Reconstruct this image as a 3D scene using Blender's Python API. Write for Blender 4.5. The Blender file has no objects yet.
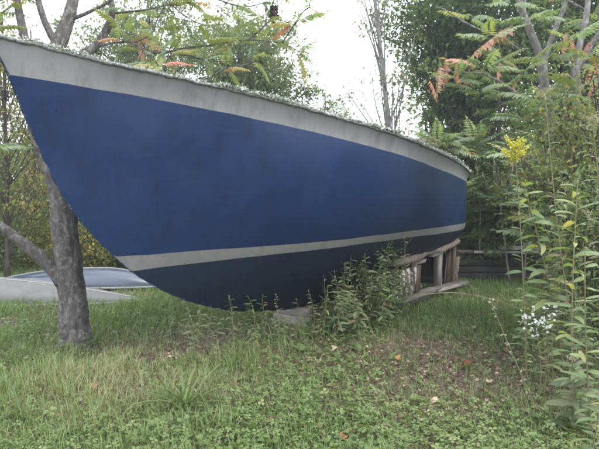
import bpy, math, random
import numpy as np
from mathutils import Matrix, Vector

# ------------------------------------------------------------------ camera, sky, sun, exposure
SC = bpy.context.scene
COL = SC.collection
F, HZ, CX, CY, EYE = 540.0, 205.0, 299.5, 224.5, 1.5      # focal length / horizon row of the 599x449 photograph
PITCH = math.atan((CY - HZ) / F)
cam_d = bpy.data.cameras.new('camera'); cam = bpy.data.objects.new('camera', cam_d); COL.objects.link(cam)
cam.location = (0, 0, EYE); cam.rotation_euler = (math.pi / 2 - PITCH, 0, 0)
cam_d.sensor_width = 36; cam_d.lens = F / 599 * 36; cam_d.clip_start = 0.05; cam_d.clip_end = 2000
SC.camera = cam
world = bpy.data.worlds.new('World'); SC.world = world; world.use_nodes = True
wn, wl = world.node_tree.nodes, world.node_tree.links
wn.clear()
SUN_EL, SUN_AZ = math.radians(58), math.radians(125)        # azimuth measured from +Y towards +X
sky = wn.new('ShaderNodeTexSky'); sky.sky_type = 'NISHITA'; sky.sun_disc = False
sky.sun_elevation = SUN_EL; sky.sun_rotation = SUN_AZ; sky.air_density = 1; sky.dust_density = 4
wmix = wn.new('ShaderNodeMix'); wmix.data_type = 'RGBA'; wmix.inputs[0].default_value = 0.88   # overcast deck over the clear sky
wmix.inputs[7].default_value = (9.4, 9.9, 10.9, 1)
bg = wn.new('ShaderNodeBackground'); bg.inputs[1].default_value = 0.14
wo = wn.new('ShaderNodeOutputWorld')
wl.new(sky.outputs[0], wmix.inputs[6]); wl.new(wmix.outputs[2], bg.inputs[0]); wl.new(bg.outputs[0], wo.inputs[0])
sd = bpy.data.lights.new('sun', 'SUN'); sd.energy = 1.1; sd.angle = math.radians(25); sd.color = (1, .96, .9)
sun = bpy.data.objects.new('sun', sd); COL.objects.link(sun)
sv = Vector((math.sin(SUN_AZ) * math.cos(SUN_EL), math.cos(SUN_AZ) * math.cos(SUN_EL), math.sin(SUN_EL)))
sun.rotation_euler = (-sv).to_track_quat('-Z', 'Y').to_euler(); sun.location = (0, 0, 20)
SC.view_settings.view_transform = 'Standard'; SC.view_settings.look = 'None'
SC.view_settings.exposure = 1.4; SC.view_settings.gamma = 1; SC.view_settings.use_curve_mapping = False
SC.render.engine = 'CYCLES'
SC.cycles.filter_width = 1.9
SC.cycles.max_bounces = 8; SC.cycles.diffuse_bounces = 4; SC.cycles.transmission_bounces = 6; SC.cycles.transparent_max_bounces = 8

# ------------------------------------------------------------------ helpers
RNG = np.random.default_rng(7)
random.seed(7)
_c, _s = math.cos(PITCH), math.sin(PITCH)
def at(px, py, Y=None, z=None):
    """world point seen at a pixel of the photograph, at depth Y (metres ahead) or at height z"""
    dx, du, dd = (px - CX) / F, (CY - py) / F, 1.0
    d = np.array([dx, dd * _c + du * _s, -dd * _s + du * _c])
    k = Y / d[1] if Y is not None else (z - EYE) / d[2]
    return np.array([0, 0, EYE]) + d * k

def hash2(ix, iy, seed):
    h = (ix.astype(np.int64) * 374761393 + iy.astype(np.int64) * 668265263 + seed * 144665) & 0xffffffff
    h = ((h ^ (h >> 13)) * 1274126177) & 0xffffffff
    return ((h ^ (h >> 16)) & 0xffffff) / float(0xffffff)
def vnoise(x, y, seed=0):
    x = np.asarray(x, float); y = np.asarray(y, float)
    ix, iy = np.floor(x), np.floor(y); fx, fy = x - ix, y - iy
    fx = fx * fx * (3 - 2 * fx); fy = fy * fy * (3 - 2 * fy)
    a = hash2(ix, iy, seed); b = hash2(ix + 1, iy, seed); c = hash2(ix, iy + 1, seed); d = hash2(ix + 1, iy + 1, seed)
    return (a * (1 - fx) + b * fx) * (1 - fy) + (c * (1 - fx) + d * fx) * fy
def fbm(x, y, seed=0, o=3):
    r = 0; a = .5
    for i in range(o):
        r = r + a * vnoise(np.asarray(x) * 2 ** i, np.asarray(y) * 2 ** i, seed + i * 17); a *= .5
    return r / (1 - .5 ** o)
def spline(xs, ys):
    xs = np.array(xs, float); ys = np.array(ys, float)
    h = np.diff(xs); m = np.empty_like(ys); d = np.diff(ys) / h
    m[1:-1] = (d[:-1] * h[1:] + d[1:] * h[:-1]) / (h[1:] + h[:-1]); m[0] = d[0] * 1.5 - m[1] * .5; m[-1] = d[-1] * 1.5 - m[-2] * .5
    def f(x):
        x = np.asarray(x, float); i = np.clip(np.searchsorted(xs, x) - 1, 0, len(xs) - 2); q = (x - xs[i]) / h[i]
        return ((2*q**3 - 3*q**2 + 1) * ys[i] + (q**3 - 2*q**2 + q) * h[i] * m[i] + (-2*q**3 + 3*q**2) * ys[i+1] + (q**3 - q**2) * h[i] * m[i+1])
    return f

def ground_z(x, y):
    x = np.asarray(x, float); y = np.asarray(y, float)
    w = np.exp(-(np.hypot(x, y - 6) / 26) ** 2)
    return ((fbm(x * .35 + 3, y * .35, 5) - .5) * .16 + (fbm(x * 1.6, y * 1.6, 9, 2) - .5) * .05) * w
def gpt(x, y, dz=0.0):
    return np.array([x, y, float(ground_z(x, y)) + dz])
def on_ground(px, py):
    p = at(px, py, z=0.0)
    for _ in range(4): p = at(px, py, z=float(ground_z(p[0], p[1])))
    return p

BASE = {}
def thing(name, label, cat, base, group=None):
    o = bpy.data.objects.new(name, None); COL.objects.link(o)
    o.empty_display_size = .1; o.location = base
    o['label'] = label; o['category'] = cat
    if group: o['group'] = group
    BASE[o] = np.array(base, float)
    return o
def make_mesh(name, V, faces, mat, smooth=False, tint=None):
    """faces: (n,k) int array or list of such arrays"""
    V = np.asarray(V, np.float32)
    if not isinstance(faces, list): faces = [faces]
    faces = [np.asarray(f, np.int32) for f in faces if len(f)]
    me = bpy.data.meshes.new(name)
    me.vertices.add(len(V)); me.vertices.foreach_set('co', V.ravel())
    nl = sum(f.size for f in faces); npol = sum(len(f) for f in faces)
    me.loops.add(nl); me.polygons.add(npol)
    li = np.concatenate([f.ravel() for f in faces])
    tot = np.concatenate([np.full(len(f), f.shape[1], np.int32) for f in faces])
    st = np.concatenate([[0], np.cumsum(tot)[:-1]]).astype(np.int32)
    me.loops.foreach_set('vertex_index', li)
    me.polygons.foreach_set('loop_start', st); me.polygons.foreach_set('loop_total', tot)
    if smooth: me.polygons.foreach_set('use_smooth', np.ones(npol, bool))
    me.update(calc_edges=True)
    if tint is not None:
        a = me.attributes.new('tint', 'FLOAT', 'POINT'); a.data.foreach_set('value', np.asarray(tint, np.float32))
    if mat: me.materials.append(mat)
    return me
def obj(name, V, faces, mat, parent=None, root=None, smooth=False, tint=None, kind=None, label=None, cat=None, group=None, base=None):
    """one mesh object; V in world space. parent = the thing or part; root = the thing's Empty when parent is a part"""
    V = np.asarray(V, float)
    off = np.zeros(3)
    if parent is not None: off = BASE[root or parent]
    elif base is not None: off = np.array(base, float)
    me = make_mesh(name, V - off, faces, mat, smooth, tint)
    o = bpy.data.objects.new(name, me); COL.objects.link(o)
    if parent is not None: o.parent = parent
    elif base is not None: o.location = base; BASE[o] = off
    for k, v in (('kind', kind), ('label', label), ('category', cat), ('group', group)):
        if v: o[k] = v
    return o
def inst(name, me, parent, loc, M3, scale=1.0, root=None):
    """place a shared mesh as a part: M3 columns are the local axes in world space"""
    o = bpy.data.objects.new(name, me); COL.objects.link(o)
    o.parent = parent
    M = np.eye(4); M[:3, :3] = M3 * scale; M[:3, 3] = np.asarray(loc) - BASE[root or parent]
    o.matrix_basis = Matrix(M.tolist())
    return o
def axes(d, up=(0, 0, 1), roll=0.0):
    x = np.array(d, float); x /= np.linalg.norm(x)
    u = np.array(up, float); y = np.cross(u, x)
    if np.linalg.norm(y) < 1e-4: y = np.array([0, 1, 0.])
    y /= np.linalg.norm(y); z = np.cross(x, y)
    if roll: y, z = y * math.cos(roll) + z * math.sin(roll), z * math.cos(roll) - y * math.sin(roll)
    return np.stack([x, y, z], 1)

class MB:
    def __init__(s): s.V = []; s.Q = []; s.T = []; s.n = 0; s.t = []
    def add(s, V, quads=None, tris=None, tint=None):
        V = np.asarray(V, float); s.V.append(V)
        if quads is not None and len(quads): s.Q.append(np.asarray(quads) + s.n)
        if tris is not None and len(tris): s.T.append(np.asarray(tris) + s.n)
        s.t.append(np.zeros(len(V)) if tint is None else np.broadcast_to(tint, (len(V),)))
        s.n += len(V)
    def tube(s, pts, rad, n=8, cap=True, jit=0.0, rng=RNG, ridges=0.0):
        pts = np.asarray(pts, float); m = len(pts); rad = np.broadcast_to(rad, (m,))
        tg = np.gradient(pts, axis=0); tg /= np.linalg.norm(tg, axis=1)[:, None] + 1e-9
        ref = np.array([0, 0, 1.]) if abs(tg[0, 2]) < .9 else np.array([1., 0, 0])
        u = np.cross(tg[0], ref); u /= np.linalg.norm(u)
        a = np.linspace(0, 2 * math.pi, n, endpoint=False); rings = []
        ph = rng.random() * 10
        for i in range(m):
            u = u - tg[i] * (u @ tg[i]); u /= np.linalg.norm(u); w = np.cross(tg[i], u)
            rr = rad[i] * (1 + jit * (rng.random(n) - .5) * 2)
            if ridges: rr = rr * (1 + ridges * (vnoise(a * n / 6.3 * .55 + ph, np.full(n, i * .35), 3) - .5) * 2)
            rings.append(pts[i] + np.cos(a)[:, None] * u * rr[:, None] + np.sin(a)[:, None] * w * rr[:, None])
        V = np.concatenate(rings)
        i, j = np.meshgrid(np.arange(m - 1), np.arange(n), indexing='ij'); j2 = (j + 1) % n
        Q = np.stack([i * n + j, i * n + j2, (i + 1) * n + j2, (i + 1) * n + j], -1).reshape(-1, 4)
        T = None
        if cap:
            V = np.concatenate([V, pts[:1], pts[-1:]]); k = np.arange(n); k2 = (k + 1) % n
            T = np.concatenate([np.stack([np.full(n, m * n), k2, k], 1), np.stack([np.full(n, m * n + 1), (m - 1) * n + k, (m - 1) * n + k2], 1)])
        s.add(V, Q, T)
    def box(s, c, A, h, jit=0.0, rng=RNG, bev=0.0):
        """box centred c, axes columns A, half sizes h; chamfered along its length when bev"""
        h = np.array(h, float)
        if bev:
            b = bev; y, z = h[1], h[2]
            pr = np.array([[y-b, -z], [y, -z+b], [y, z-b], [y-b, z], [-y+b, z], [-y, z-b], [-y, -z+b], [-y+b, -z]])
            V = np.concatenate([np.column_stack([np.full(8, e * h[0]), pr]) for e in (-1, 1)])
            V = V + (rng.random(V.shape) - .5) * 2 * jit
            k = np.arange(8); k2 = (k + 1) % 8
            Q = np.stack([k, k2, k2 + 8, k + 8], 1)
            T = np.array([[0, i + 1, i] for i in range(1, 7)] + [[8, 8 + i, 9 + i] for i in range(1, 7)])
            s.add(V @ np.asarray(A).T + c, Q, T); return
        V = np.array([[x, y, z] for x in (-1, 1) for y in (-1, 1) for z in (-1, 1)], float) * h
        V = V + (rng.random(V.shape) - .5) * 2 * jit
        Q = [[0, 1, 3, 2], [4, 6, 7, 5], [0, 4, 5, 1], [2, 3, 7, 6], [0, 2, 6, 4], [1, 5, 7, 3]]
        s.add(V @ np.asarray(A).T + c, Q)
    def build(s, name, mat, parent=None, **k):
        fs = []
        if s.Q: fs.append(np.concatenate(s.Q))
        if s.T: fs.append(np.concatenate(s.T))
        return obj(name, np.concatenate(s.V), fs, mat, parent, tint=np.concatenate(s.t), **k)
def curve(pts, n):
    """smooth polyline through points (Catmull-Rom)"""
    P = np.asarray(pts, float); m = len(P)
    t = np.linspace(0, m - 1, n); sp = [spline(np.arange(m), P[:, k]) if m > 2 else (lambda q, k=k: P[0, k] + (P[-1, k] - P[0, k]) * q / (m - 1)) for k in range(P.shape[1])]
    return np.stack([f(t) for f in sp], 1)

# ------------------------------------------------------------------ materials
def mat_new(name):
    m = bpy.data.materials.new(name); m.use_nodes = True
    nt = m.node_tree; nt.nodes.clear()
    out = nt.nodes.new('ShaderNodeOutputMaterial'); b = nt.nodes.new('ShaderNodeBsdfPrincipled')
    nt.links.new(b.outputs[0], out.inputs[0])
    return m, nt, b, out
def N(nt, t, **k):
    n = nt.nodes.new(t)
    for a, v in k.items():
        if a.startswith('i_'): n.inputs[int(a[2:])].default_value = v
        else: setattr(n, a, v)
    return n
def ramp(nt, stops, src=None, interp='LINEAR'):
    r = nt.nodes.new('ShaderNodeValToRGB'); e = r.color_ramp.elements; r.color_ramp.interpolation = interp
    while len(e) > 1: e.remove(e[0])
    e[0].position = stops[0][0]; e[0].color = (*stops[0][1], 1)
    for p, c in stops[1:]: x = e.new(p); x.color = (*c, 1)
    if src is not None: nt.links.new(src, r.inputs[0])
    return r
def coords(nt, scale=(1, 1, 1), kind='Object'):
    tc = nt.nodes.new('ShaderNodeTexCoord'); mp = nt.nodes.new('ShaderNodeMapping'); mp.inputs[3].default_value = scale
    nt.links.new(tc.outputs[kind], mp.inputs[0]); return mp.outputs[0]
def noise(nt, vec, scale, detail=4, rough=.55):
    n = N(nt, 'ShaderNodeTexNoise'); n.inputs['Scale'].default_value = scale; n.inputs['Detail'].default_value = detail; n.inputs['Roughness'].default_value = rough
    nt.links.new(vec, n.inputs['Vector']); return n.outputs[0]
def mix(nt, a, b, f, mode='MIX'):
    m = nt.nodes.new('ShaderNodeMix'); m.data_type = 'RGBA'; m.blend_type = mode
    for sock, v in ((m.inputs[0], f), (m.inputs[6], a), (m.inputs[7], b)):
        if hasattr(v, 'is_linked'): nt.links.new(v, sock)
        elif isinstance(v, (int, float)): sock.default_value = v
        else: sock.default_value = (*v, 1)
    return m.outputs[2]
def bump(nt, b, h, strength=.3, dist=.01):
    n = nt.nodes.new('ShaderNodeBump'); n.inputs['Strength'].default_value = strength; n.inputs['Distance'].default_value = dist
    nt.links.new(h, n.inputs['Height']); nt.links.new(n.outputs[0], b.inputs['Normal'])

def leaf_mat(name, stops, trans=.42, rough=.55, obj_random=False, amount=1.0):
    m, nt, b, out = mat_new(name)
    if obj_random:
        src = N(nt, 'ShaderNodeObjectInfo').outputs['Random']
    else:
        at_ = N(nt, 'ShaderNodeAttribute'); at_.attribute_name = 'tint'; src = at_.outputs['Fac']
    r = ramp(nt, stops, src)
    v = coords(nt); nz = noise(nt, v, 40, 2)
    c = mix(nt, r.outputs[0], mix(nt, (0.45, .45, .45), (1.5, 1.5, 1.4), nz), .55, 'MULTIPLY')
    nt.links.new(c, b.inputs['Base Color']); b.inputs['Roughness'].default_value = rough
    b.inputs['Specular IOR Level'].default_value = .35
    tr = N(nt, 'ShaderNodeBsdfTranslucent'); nt.links.new(mix(nt, c, (1.5, 1.5, .7), 1.0, 'MULTIPLY'), tr.inputs[0])
    ms = N(nt, 'ShaderNodeMixShader', i_0=trans)
    nt.links.new(b.outputs[0], ms.inputs[1]); nt.links.new(tr.outputs[0], ms.inputs[2]); nt.links.new(ms.outputs[0], out.inputs[0])
    return m
def bark_mat(name, dark, light, lichen=None, lich_amt=.5, scale=1.0):
    m, nt, b, out = mat_new(name)
    v = coords(nt, (1, 1, .25)); n1 = noise(nt, v, 22 * scale, 6, .65); n2 = noise(nt, coords(nt), 7 * scale, 5, .6)
    c = ramp(nt, [(.3, dark), (.7, light)], n1).outputs[0]
    if lichen:
        vo = N(nt, 'ShaderNodeTexNoise'); vo.inputs['Scale'].default_value = 24 * scale; vo.inputs['Detail'].default_value = 8; vo.inputs['Roughness'].default_value = .7
        nt.links.new(coords(nt, (1, 1, .7)), vo.inputs['Vector'])
        f = ramp(nt, [(.56 - .1 * lich_amt, (0, 0, 0)), (.66 - .1 * lich_amt, (1, 1, 1))], vo.outputs[0]).outputs[0]
        c = mix(nt, c, lichen, f)
    c = mix(nt, c, mix(nt, (.6, .6, .6), (1.3, 1.3, 1.3), n2), .6, 'MULTIPLY')
    nt.links.new(c, b.inputs['Base Color']); b.inputs['Roughness'].default_value = .9; b.inputs['Specular IOR Level'].default_value = .2
    bump(nt, b, mix(nt, n1, noise(nt, coords(nt, (1, 1, .4)), 60 * scale, 5, .7), .4), 1.0, .03)
    return m
def wood_mat(name, dark, light, along=0, rough=.85, paint=None):
    m, nt, b, out = mat_new(name)
    v = coords(nt, (1.2, 9, 9)); n1 = noise(nt, v, 2.2, 6, .7); n2 = noise(nt, coords(nt, (1.5, 22, 22)), 3.2, 7, .75)
    c = ramp(nt, [(.3, dark), (.7, light)], n1).outputs[0]
    c = mix(nt, c, mix(nt, (.5, .5, .5), (1.4, 1.4, 1.4), n2), .7, 'MULTIPLY')
    if paint:
        f = ramp(nt, [(.53, (0, 0, 0)), (.57, (1, 1, 1))], noise(nt, coords(nt), 9, 4, .6)).outputs[0]
        c = mix(nt, c, paint, f)
    nt.links.new(c, b.inputs['Base Color']); b.inputs['Roughness'].default_value = rough; b.inputs['Specular IOR Level'].default_value = .25
    bump(nt, b, n2, .5, .01)
    return m
def paint_mat(name, col, col2, rough=.45, streak=.3, grime=None, spec=.5, chalk=None):
    m, nt, b, out = mat_new(name)
    v = coords(nt); n1 = noise(nt, v, .9, 5, .6); n2 = noise(nt, coords(nt, (14, 14, .7)), 1.0, 6, .65); n3 = noise(nt, v, 60, 3, .7)
    c = mix(nt, col, col2, ramp(nt, [(.35, (0, 0, 0)), (.7, (1, 1, 1))], n1).outputs[0])
    c = mix(nt, c, mix(nt, (.62, .62, .62), (1.35, 1.35, 1.35), n2), streak, 'MULTIPLY')
    c = mix(nt, c, mix(nt, (.75, .75, .75), (1.25, 1.25, 1.25), n3), .6, 'MULTIPLY')
    if grime:
        f = ramp(nt, [(.5, (0, 0, 0)), (.78, (1, 1, 1))], noise(nt, coords(nt, (5, 5, 1.2)), 1.6, 8, .7)).outputs[0]
        c = mix(nt, c, grime, f)
    if chalk:
        f = ramp(nt, [(.54, (0, 0, 0)), (.78, (.65, .65, .65))], noise(nt, coords(nt, (3, 3, 22)), 1.0, 8, .75)).outputs[0]
        c = mix(nt, c, chalk, f)
    sc_ = ramp(nt, [(.66, (0, 0, 0)), (.70, (.5, .5, .5))], noise(nt, coords(nt, (2.2, 2.2, 60)), 2.0, 4, .8)).outputs[0]
    sc2 = ramp(nt, [(.55, (0, 0, 0)), (.7, (1, 1, 1))], noise(nt, v, 1.1, 3)).outputs[0]
    c = mix(nt, c, mix(nt, c, (2.1, 2.0, 1.8), 1.0, 'MULTIPLY'), mix(nt, sc_, sc2, 1.0, 'MULTIPLY'))
    nt.links.new(c, b.inputs['Base Color'])
    nt.links.new(ramp(nt, [(.3, (rough - .1,) * 3), (.7, (rough + .15,) * 3)], n1).outputs[0], b.inputs['Roughness'])
    b.inputs['Specular IOR Level'].default_value = spec
    bump(nt, b, noise(nt, v, 5, 3), .04, .02)
    return m

M = {}
M['navy'] = paint_mat('navy_hull_paint', (.005, .0205, .070), (.0075, .0275, .087), .36, .9, (.005, .014, .036), .42, (.028, .052, .10))
M['white'] = paint_mat('weathered_white_paint', (.205, .207, .205), (.17, .172, .172), .5, .35, (.11, .112, .108), .35)
M['stripe'] = paint_mat('grey_white_stripe_paint', (.225, .22, .212), (.18, .175, .168), .55, .4, (.14, .132, .122), .35)
M['bottom'] = paint_mat('dark_bottom_paint', (.006, .0135, .031), (.009, .019, .042), .6, .9, (.018, .022, .026), .3, (.024, .032, .046))
M['lichen'] = leaf_mat('rail_lichen', [(0, (.11, .12, .10)), (.45, (.24, .27, .23)), (.75, (.40, .43, .40)), (1, (.6, .62, .6))], .1, .9)
M['rail'] = bark_mat('weathered_rail', (.13, .13, .12), (.34, .35, .325), (.42, .44, .41), .6, 2.0)
M['stemedge'] = bark_mat('chipped_navy_edge', (.010, .018, .036), (.03, .045, .075), (.20, .21, .21), .15, 2.0)
M['deck'] = wood_mat('grey_deck', (.16, .15, .14), (.34, .33, .31))
M['log'] = bark_mat('barkless_log', (.12, .09, .075), (.30, .235, .20), (.36, .32, .29), .3, 1.2)
M['oldwood'] = wood_mat('old_brown_wood', (.055, .04, .03), (.16, .115, .085))
M['greywood'] = wood_mat('grey_weathered_wood', (.13, .115, .10), (.30, .275, .245))
M['paintwood'] = wood_mat('peeling_painted_wood', (.08, .06, .045), (.19, .14, .10), paint=(.55, .55, .54))
M['darkwood'] = wood_mat('dark_timber', (.035, .031, .028), (.10, .09, .08))
M['sheet'] = paint_mat('whitish_sheet_metal', (.45, .47, .50), (.38, .40, .43), .35, .3, (.25, .25, .25), .5)
M['palewood'] = wood_mat('pale_board', (.38, .37, .35), (.60, .60, .59))
M['bark'] = bark_mat('sumac_bark', (.055, .046, .042), (.155, .138, .128), (.20, .205, .188), .5)
M['bark2'] = bark_mat('grey_bark', (.09, .08, .075), (.22, .20, .19), (.28, .29, .26), .6, .7)
M['darkbark'] = bark_mat('dark_bark', (.03, .025, .022), (.085, .07, .06))
M['paletwig'] = bark_mat('pale_twig', (.18, .15, .12), (.34, .29, .24))
M['stem'] = leaf_mat('weed_stem', [(0, (.10, .10, .05)), (1, (.19, .16, .09))], 0, .7)
M['drystalk'] = leaf_mat('dry_stalk', [(0, (.30, .24, .15)), (1, (.44, .37, .25))], 0, .8)

def soil():
    m, nt, b, out = mat_new('leafy_soil')
    v = coords(nt); a = noise(nt, v, .55, 5, .6); n = noise(nt, v, 28, 6, .7); g = noise(nt, v, 6, 6, .7)
    c = ramp(nt, [(.3, (.055, .042, .034)), (.5, (.12, .092, .072)), (.72, (.22, .17, .135))], n).outputs[0]
    gr = ramp(nt, [(.3, (.03, .045, .015)), (.7, (.085, .11, .04))], g).outputs[0]
    c = mix(nt, c, gr, ramp(nt, [(.42, (0, 0, 0)), (.56, (1, 1, 1))], a).outputs[0])
    nt.links.new(c, b.inputs['Base Color']); b.inputs['Roughness'].default_value = .95; b.inputs['Specular IOR Level'].default_value = .15
    bump(nt, b, n, .8, .03); return m
M['soil'] = soil()

# ------------------------------------------------------------------ ground: one sheet to the horizon
def axis_vals(lo, hi, step, far):
    a = np.arange(lo, hi + step / 2, step); e = []; d = step; x = hi
    while x < far: d *= 1.35; x += d; e.append(x)
    b = []; d = step; x = lo
    while x > -far: d *= 1.35; x -= d; b.append(x)
    return np.array(b[::-1] + list(a) + e)
gx = axis_vals(-9, 9, .14, 900); gy = axis_vals(-2, 15, .14, 900)
X, Y = np.meshgrid(gx, gy, indexing='ij'); Z = ground_z(X, Y)
ni, nj = X.shape; ii, jj = np.meshgrid(np.arange(ni - 1), np.arange(nj - 1), indexing='ij')
Qg = np.stack([ii * nj + jj, (ii + 1) * nj + jj, (ii + 1) * nj + jj + 1, ii * nj + jj + 1], -1).reshape(-1, 4)
obj('ground', np.stack([X, Y, Z], -1).reshape(-1, 3), Qg, M['soil'], smooth=True, kind='structure', label='grassy woodland clearing strewn with weeds and dead leaves')

# ------------------------------------------------------------------ the sailboat hull
BW = np.array([-2.27, 4.0]); UU = np.array([.617, .787]); NN = np.array([.787, -.617]); LB = 7.6
UU = UU / np.linalg.norm(UU); NN = NN / np.linalg.norm(NN)
def W(t, n, z):
    t, n, z = np.broadcast_arrays(np.asarray(t, float), np.asarray(n, float), np.asarray(z, float))
    return np.stack([BW[0] + UU[0] * t + NN[0] * n, BW[1] + UU[1] * t + NN[1] * n, z], -1)
AX = np.array([[UU[0], NN[0], 0], [UU[1], NN[1], 0], [0, 0, 1.]])     # columns: along, across, up
hb = spline([0, .4, 1, 2, 3.8, 5.7, 7, 7.6], [.02, .22, .5, .87, 1.19, 1.1, .85, .68])
hk = spline([0, .09, .24, .36, .476, .626, .822, 1.014, 1.167, 1.58, 2.3, 3.2, 4.4, 5.6, 6.6, 7.6], [2.73, 2.567, 2.208, 1.934, 1.694, 1.458, 1.224, 1.037, .906, .651, .37, .22, .2, .30, .50, .74])
hs = spline([0, .5, 1, 2, 3, 4, 5, 6, 7, 7.6], [2.76, 2.66, 2.595, 2.49, 2.39, 2.31, 2.23, 2.165, 2.1, 2.07])
hp = spline([0, 1, 2.5, 4, 5.5, 6.6, 7.6], [1.05, 1.3, 2.0, 2.7, 3.5, 6.0, 10.0])
wob = lambda t, k: (fbm(np.asarray(t) * 2.3 + k, np.asarray(t) * 0 + k, 13, 4) - .5) * .014
zb1 = lambda t: wob(t, 1) + hs(t) - spline([0, .3, .7, 2, 6, 7.6], [.27, .235, .21, .20, .20, .17])(t)
zb2_ = spline([0, 1, 2, 3, 4, 5, 6, 7.6], [1.03, 1.04, 1.068, 1.09, 1.13, 1.16, 1.18, 1.19]); zb2 = lambda t: zb2_(t) + wob(t, 2)
zb3_ = spline([0, 1, 1.6, 2, 3, 4, 5, 6, 7.6], [.86, .88, .925, .95, 1.0, 1.042, 1.065, 1.078, 1.085]); zb3 = lambda t: zb3_(t) + wob(t, 3)
flare = lambda t: .055 * np.clip(np.asarray(t, float) / .9, 0, 1)       # the white band hollows outward to the rail
TS = np.concatenate([np.linspace(0, 1.2, 36), np.linspace(1.23, LB, 150)])
def section(t, v): return hb(t) * (1 - (1 - v) ** hp(t)), hk(t) + (hs(t) - hk(t)) * v
def hull_band(zlo, zhi, rows):
    """the strip of hull between two heights, both sides, as one sheet each; zlo / zhi are functions of t"""
    V = []; Q = []; n0 = 0
    for side in (1, -1):
        G = np.zeros((len(TS), rows + 1, 3))
        for i, t in enumerate(TS):
            k, s = float(hk(t)), float(hs(t))
            lo = k if zlo is None else max(float(zlo(t)), k); hi = s if zhi is None else max(float(zhi(t)), k)
            z = np.linspace(lo, hi, rows + 1)
            if zlo is None: z = lo + (hi - lo) * np.linspace(0, 1, rows + 1) ** 1.6
            v = np.clip((z - k) / (s - k), 0, 1); b = hb(t) * (1 - (1 - v) ** hp(t))
            if zhi is None: b = b + flare(t) * np.clip((z - lo) / (hi - lo), 0, 1) ** 1.8
            G[i] = W(t, side * b, z)
        a, c = np.meshgrid(np.arange(len(TS) - 1), np.arange(rows), indexing='ij'); r = rows + 1
        q = np.stack([a * r + c, (a + 1) * r + c, (a + 1) * r + c + 1, a * r + c + 1], -1).reshape(-1, 4)
        P = G.reshape(-1, 3)
        area = np.linalg.norm(np.cross(P[q[:, 2]] - P[q[:, 0]], P[q[:, 3]] - P[q[:, 1]]), axis=1)
        q = q[area > 1e-7]
        if side < 0: q = q[:, ::-1]
        V.append(P); Q.append(q + n0); n0 += len(P)
    return np.concatenate(V), np.concatenate(Q)
boat = thing('sailboat', 'large navy blue sailboat hull with pale stripes propped up on the grass', 'boat', W(3.8, 0, 0.0))
for nm, lo, hi, rows, mt, lb in (('bottom', None, zb3, 14, 'bottom', 'dark unpainted bottom below the pale stripe'), ('boot_stripe', zb3, zb2, 3, 'stripe', 'pale waterline stripe'),
                         ('topsides', zb2, zb1, 18, 'navy', 'navy blue side'), ('sheer_band', zb1, None, 9, 'white', 'weathered white band under the rail')):
    V, Q = hull_band(lo, hi, rows); obj(nm, V, Q, M[mt], boat, smooth=True, label=lb)
# transom closing the stern
vv = np.linspace(0, 1, 24); b_, z_ = section(LB, vv)
Vt = np.concatenate([W(LB, b_, z_), W(LB, -b_, z_)]); k = np.arange(23)
obj('transom', Vt, np.stack([k, k + 1, k + 25, k + 24], 1), M['navy'], boat)
# deck, sunk a little below the rail
td = np.linspace(.12, LB - .02, 50); cols = np.linspace(-1, 1, 9)
Vd = np.stack([W(td, (hb(td) - .035 - .04 * np.exp(-td)) * c, hs(td) - .05 - .12 * np.exp(-td / .8) + .03 * (1 - c * c) * np.clip(td / 2, 0, 1)) for c in cols], 1).reshape(-1, 3)
a, c = np.meshgrid(np.arange(49), np.arange(8), indexing='ij')
obj('deck', Vd, np.stack([a * 9 + c, a * 9 + c + 1, (a + 1) * 9 + c + 1, (a + 1) * 9 + c], -1).reshape(-1, 4), M['deck'], boat, smooth=True)
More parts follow.
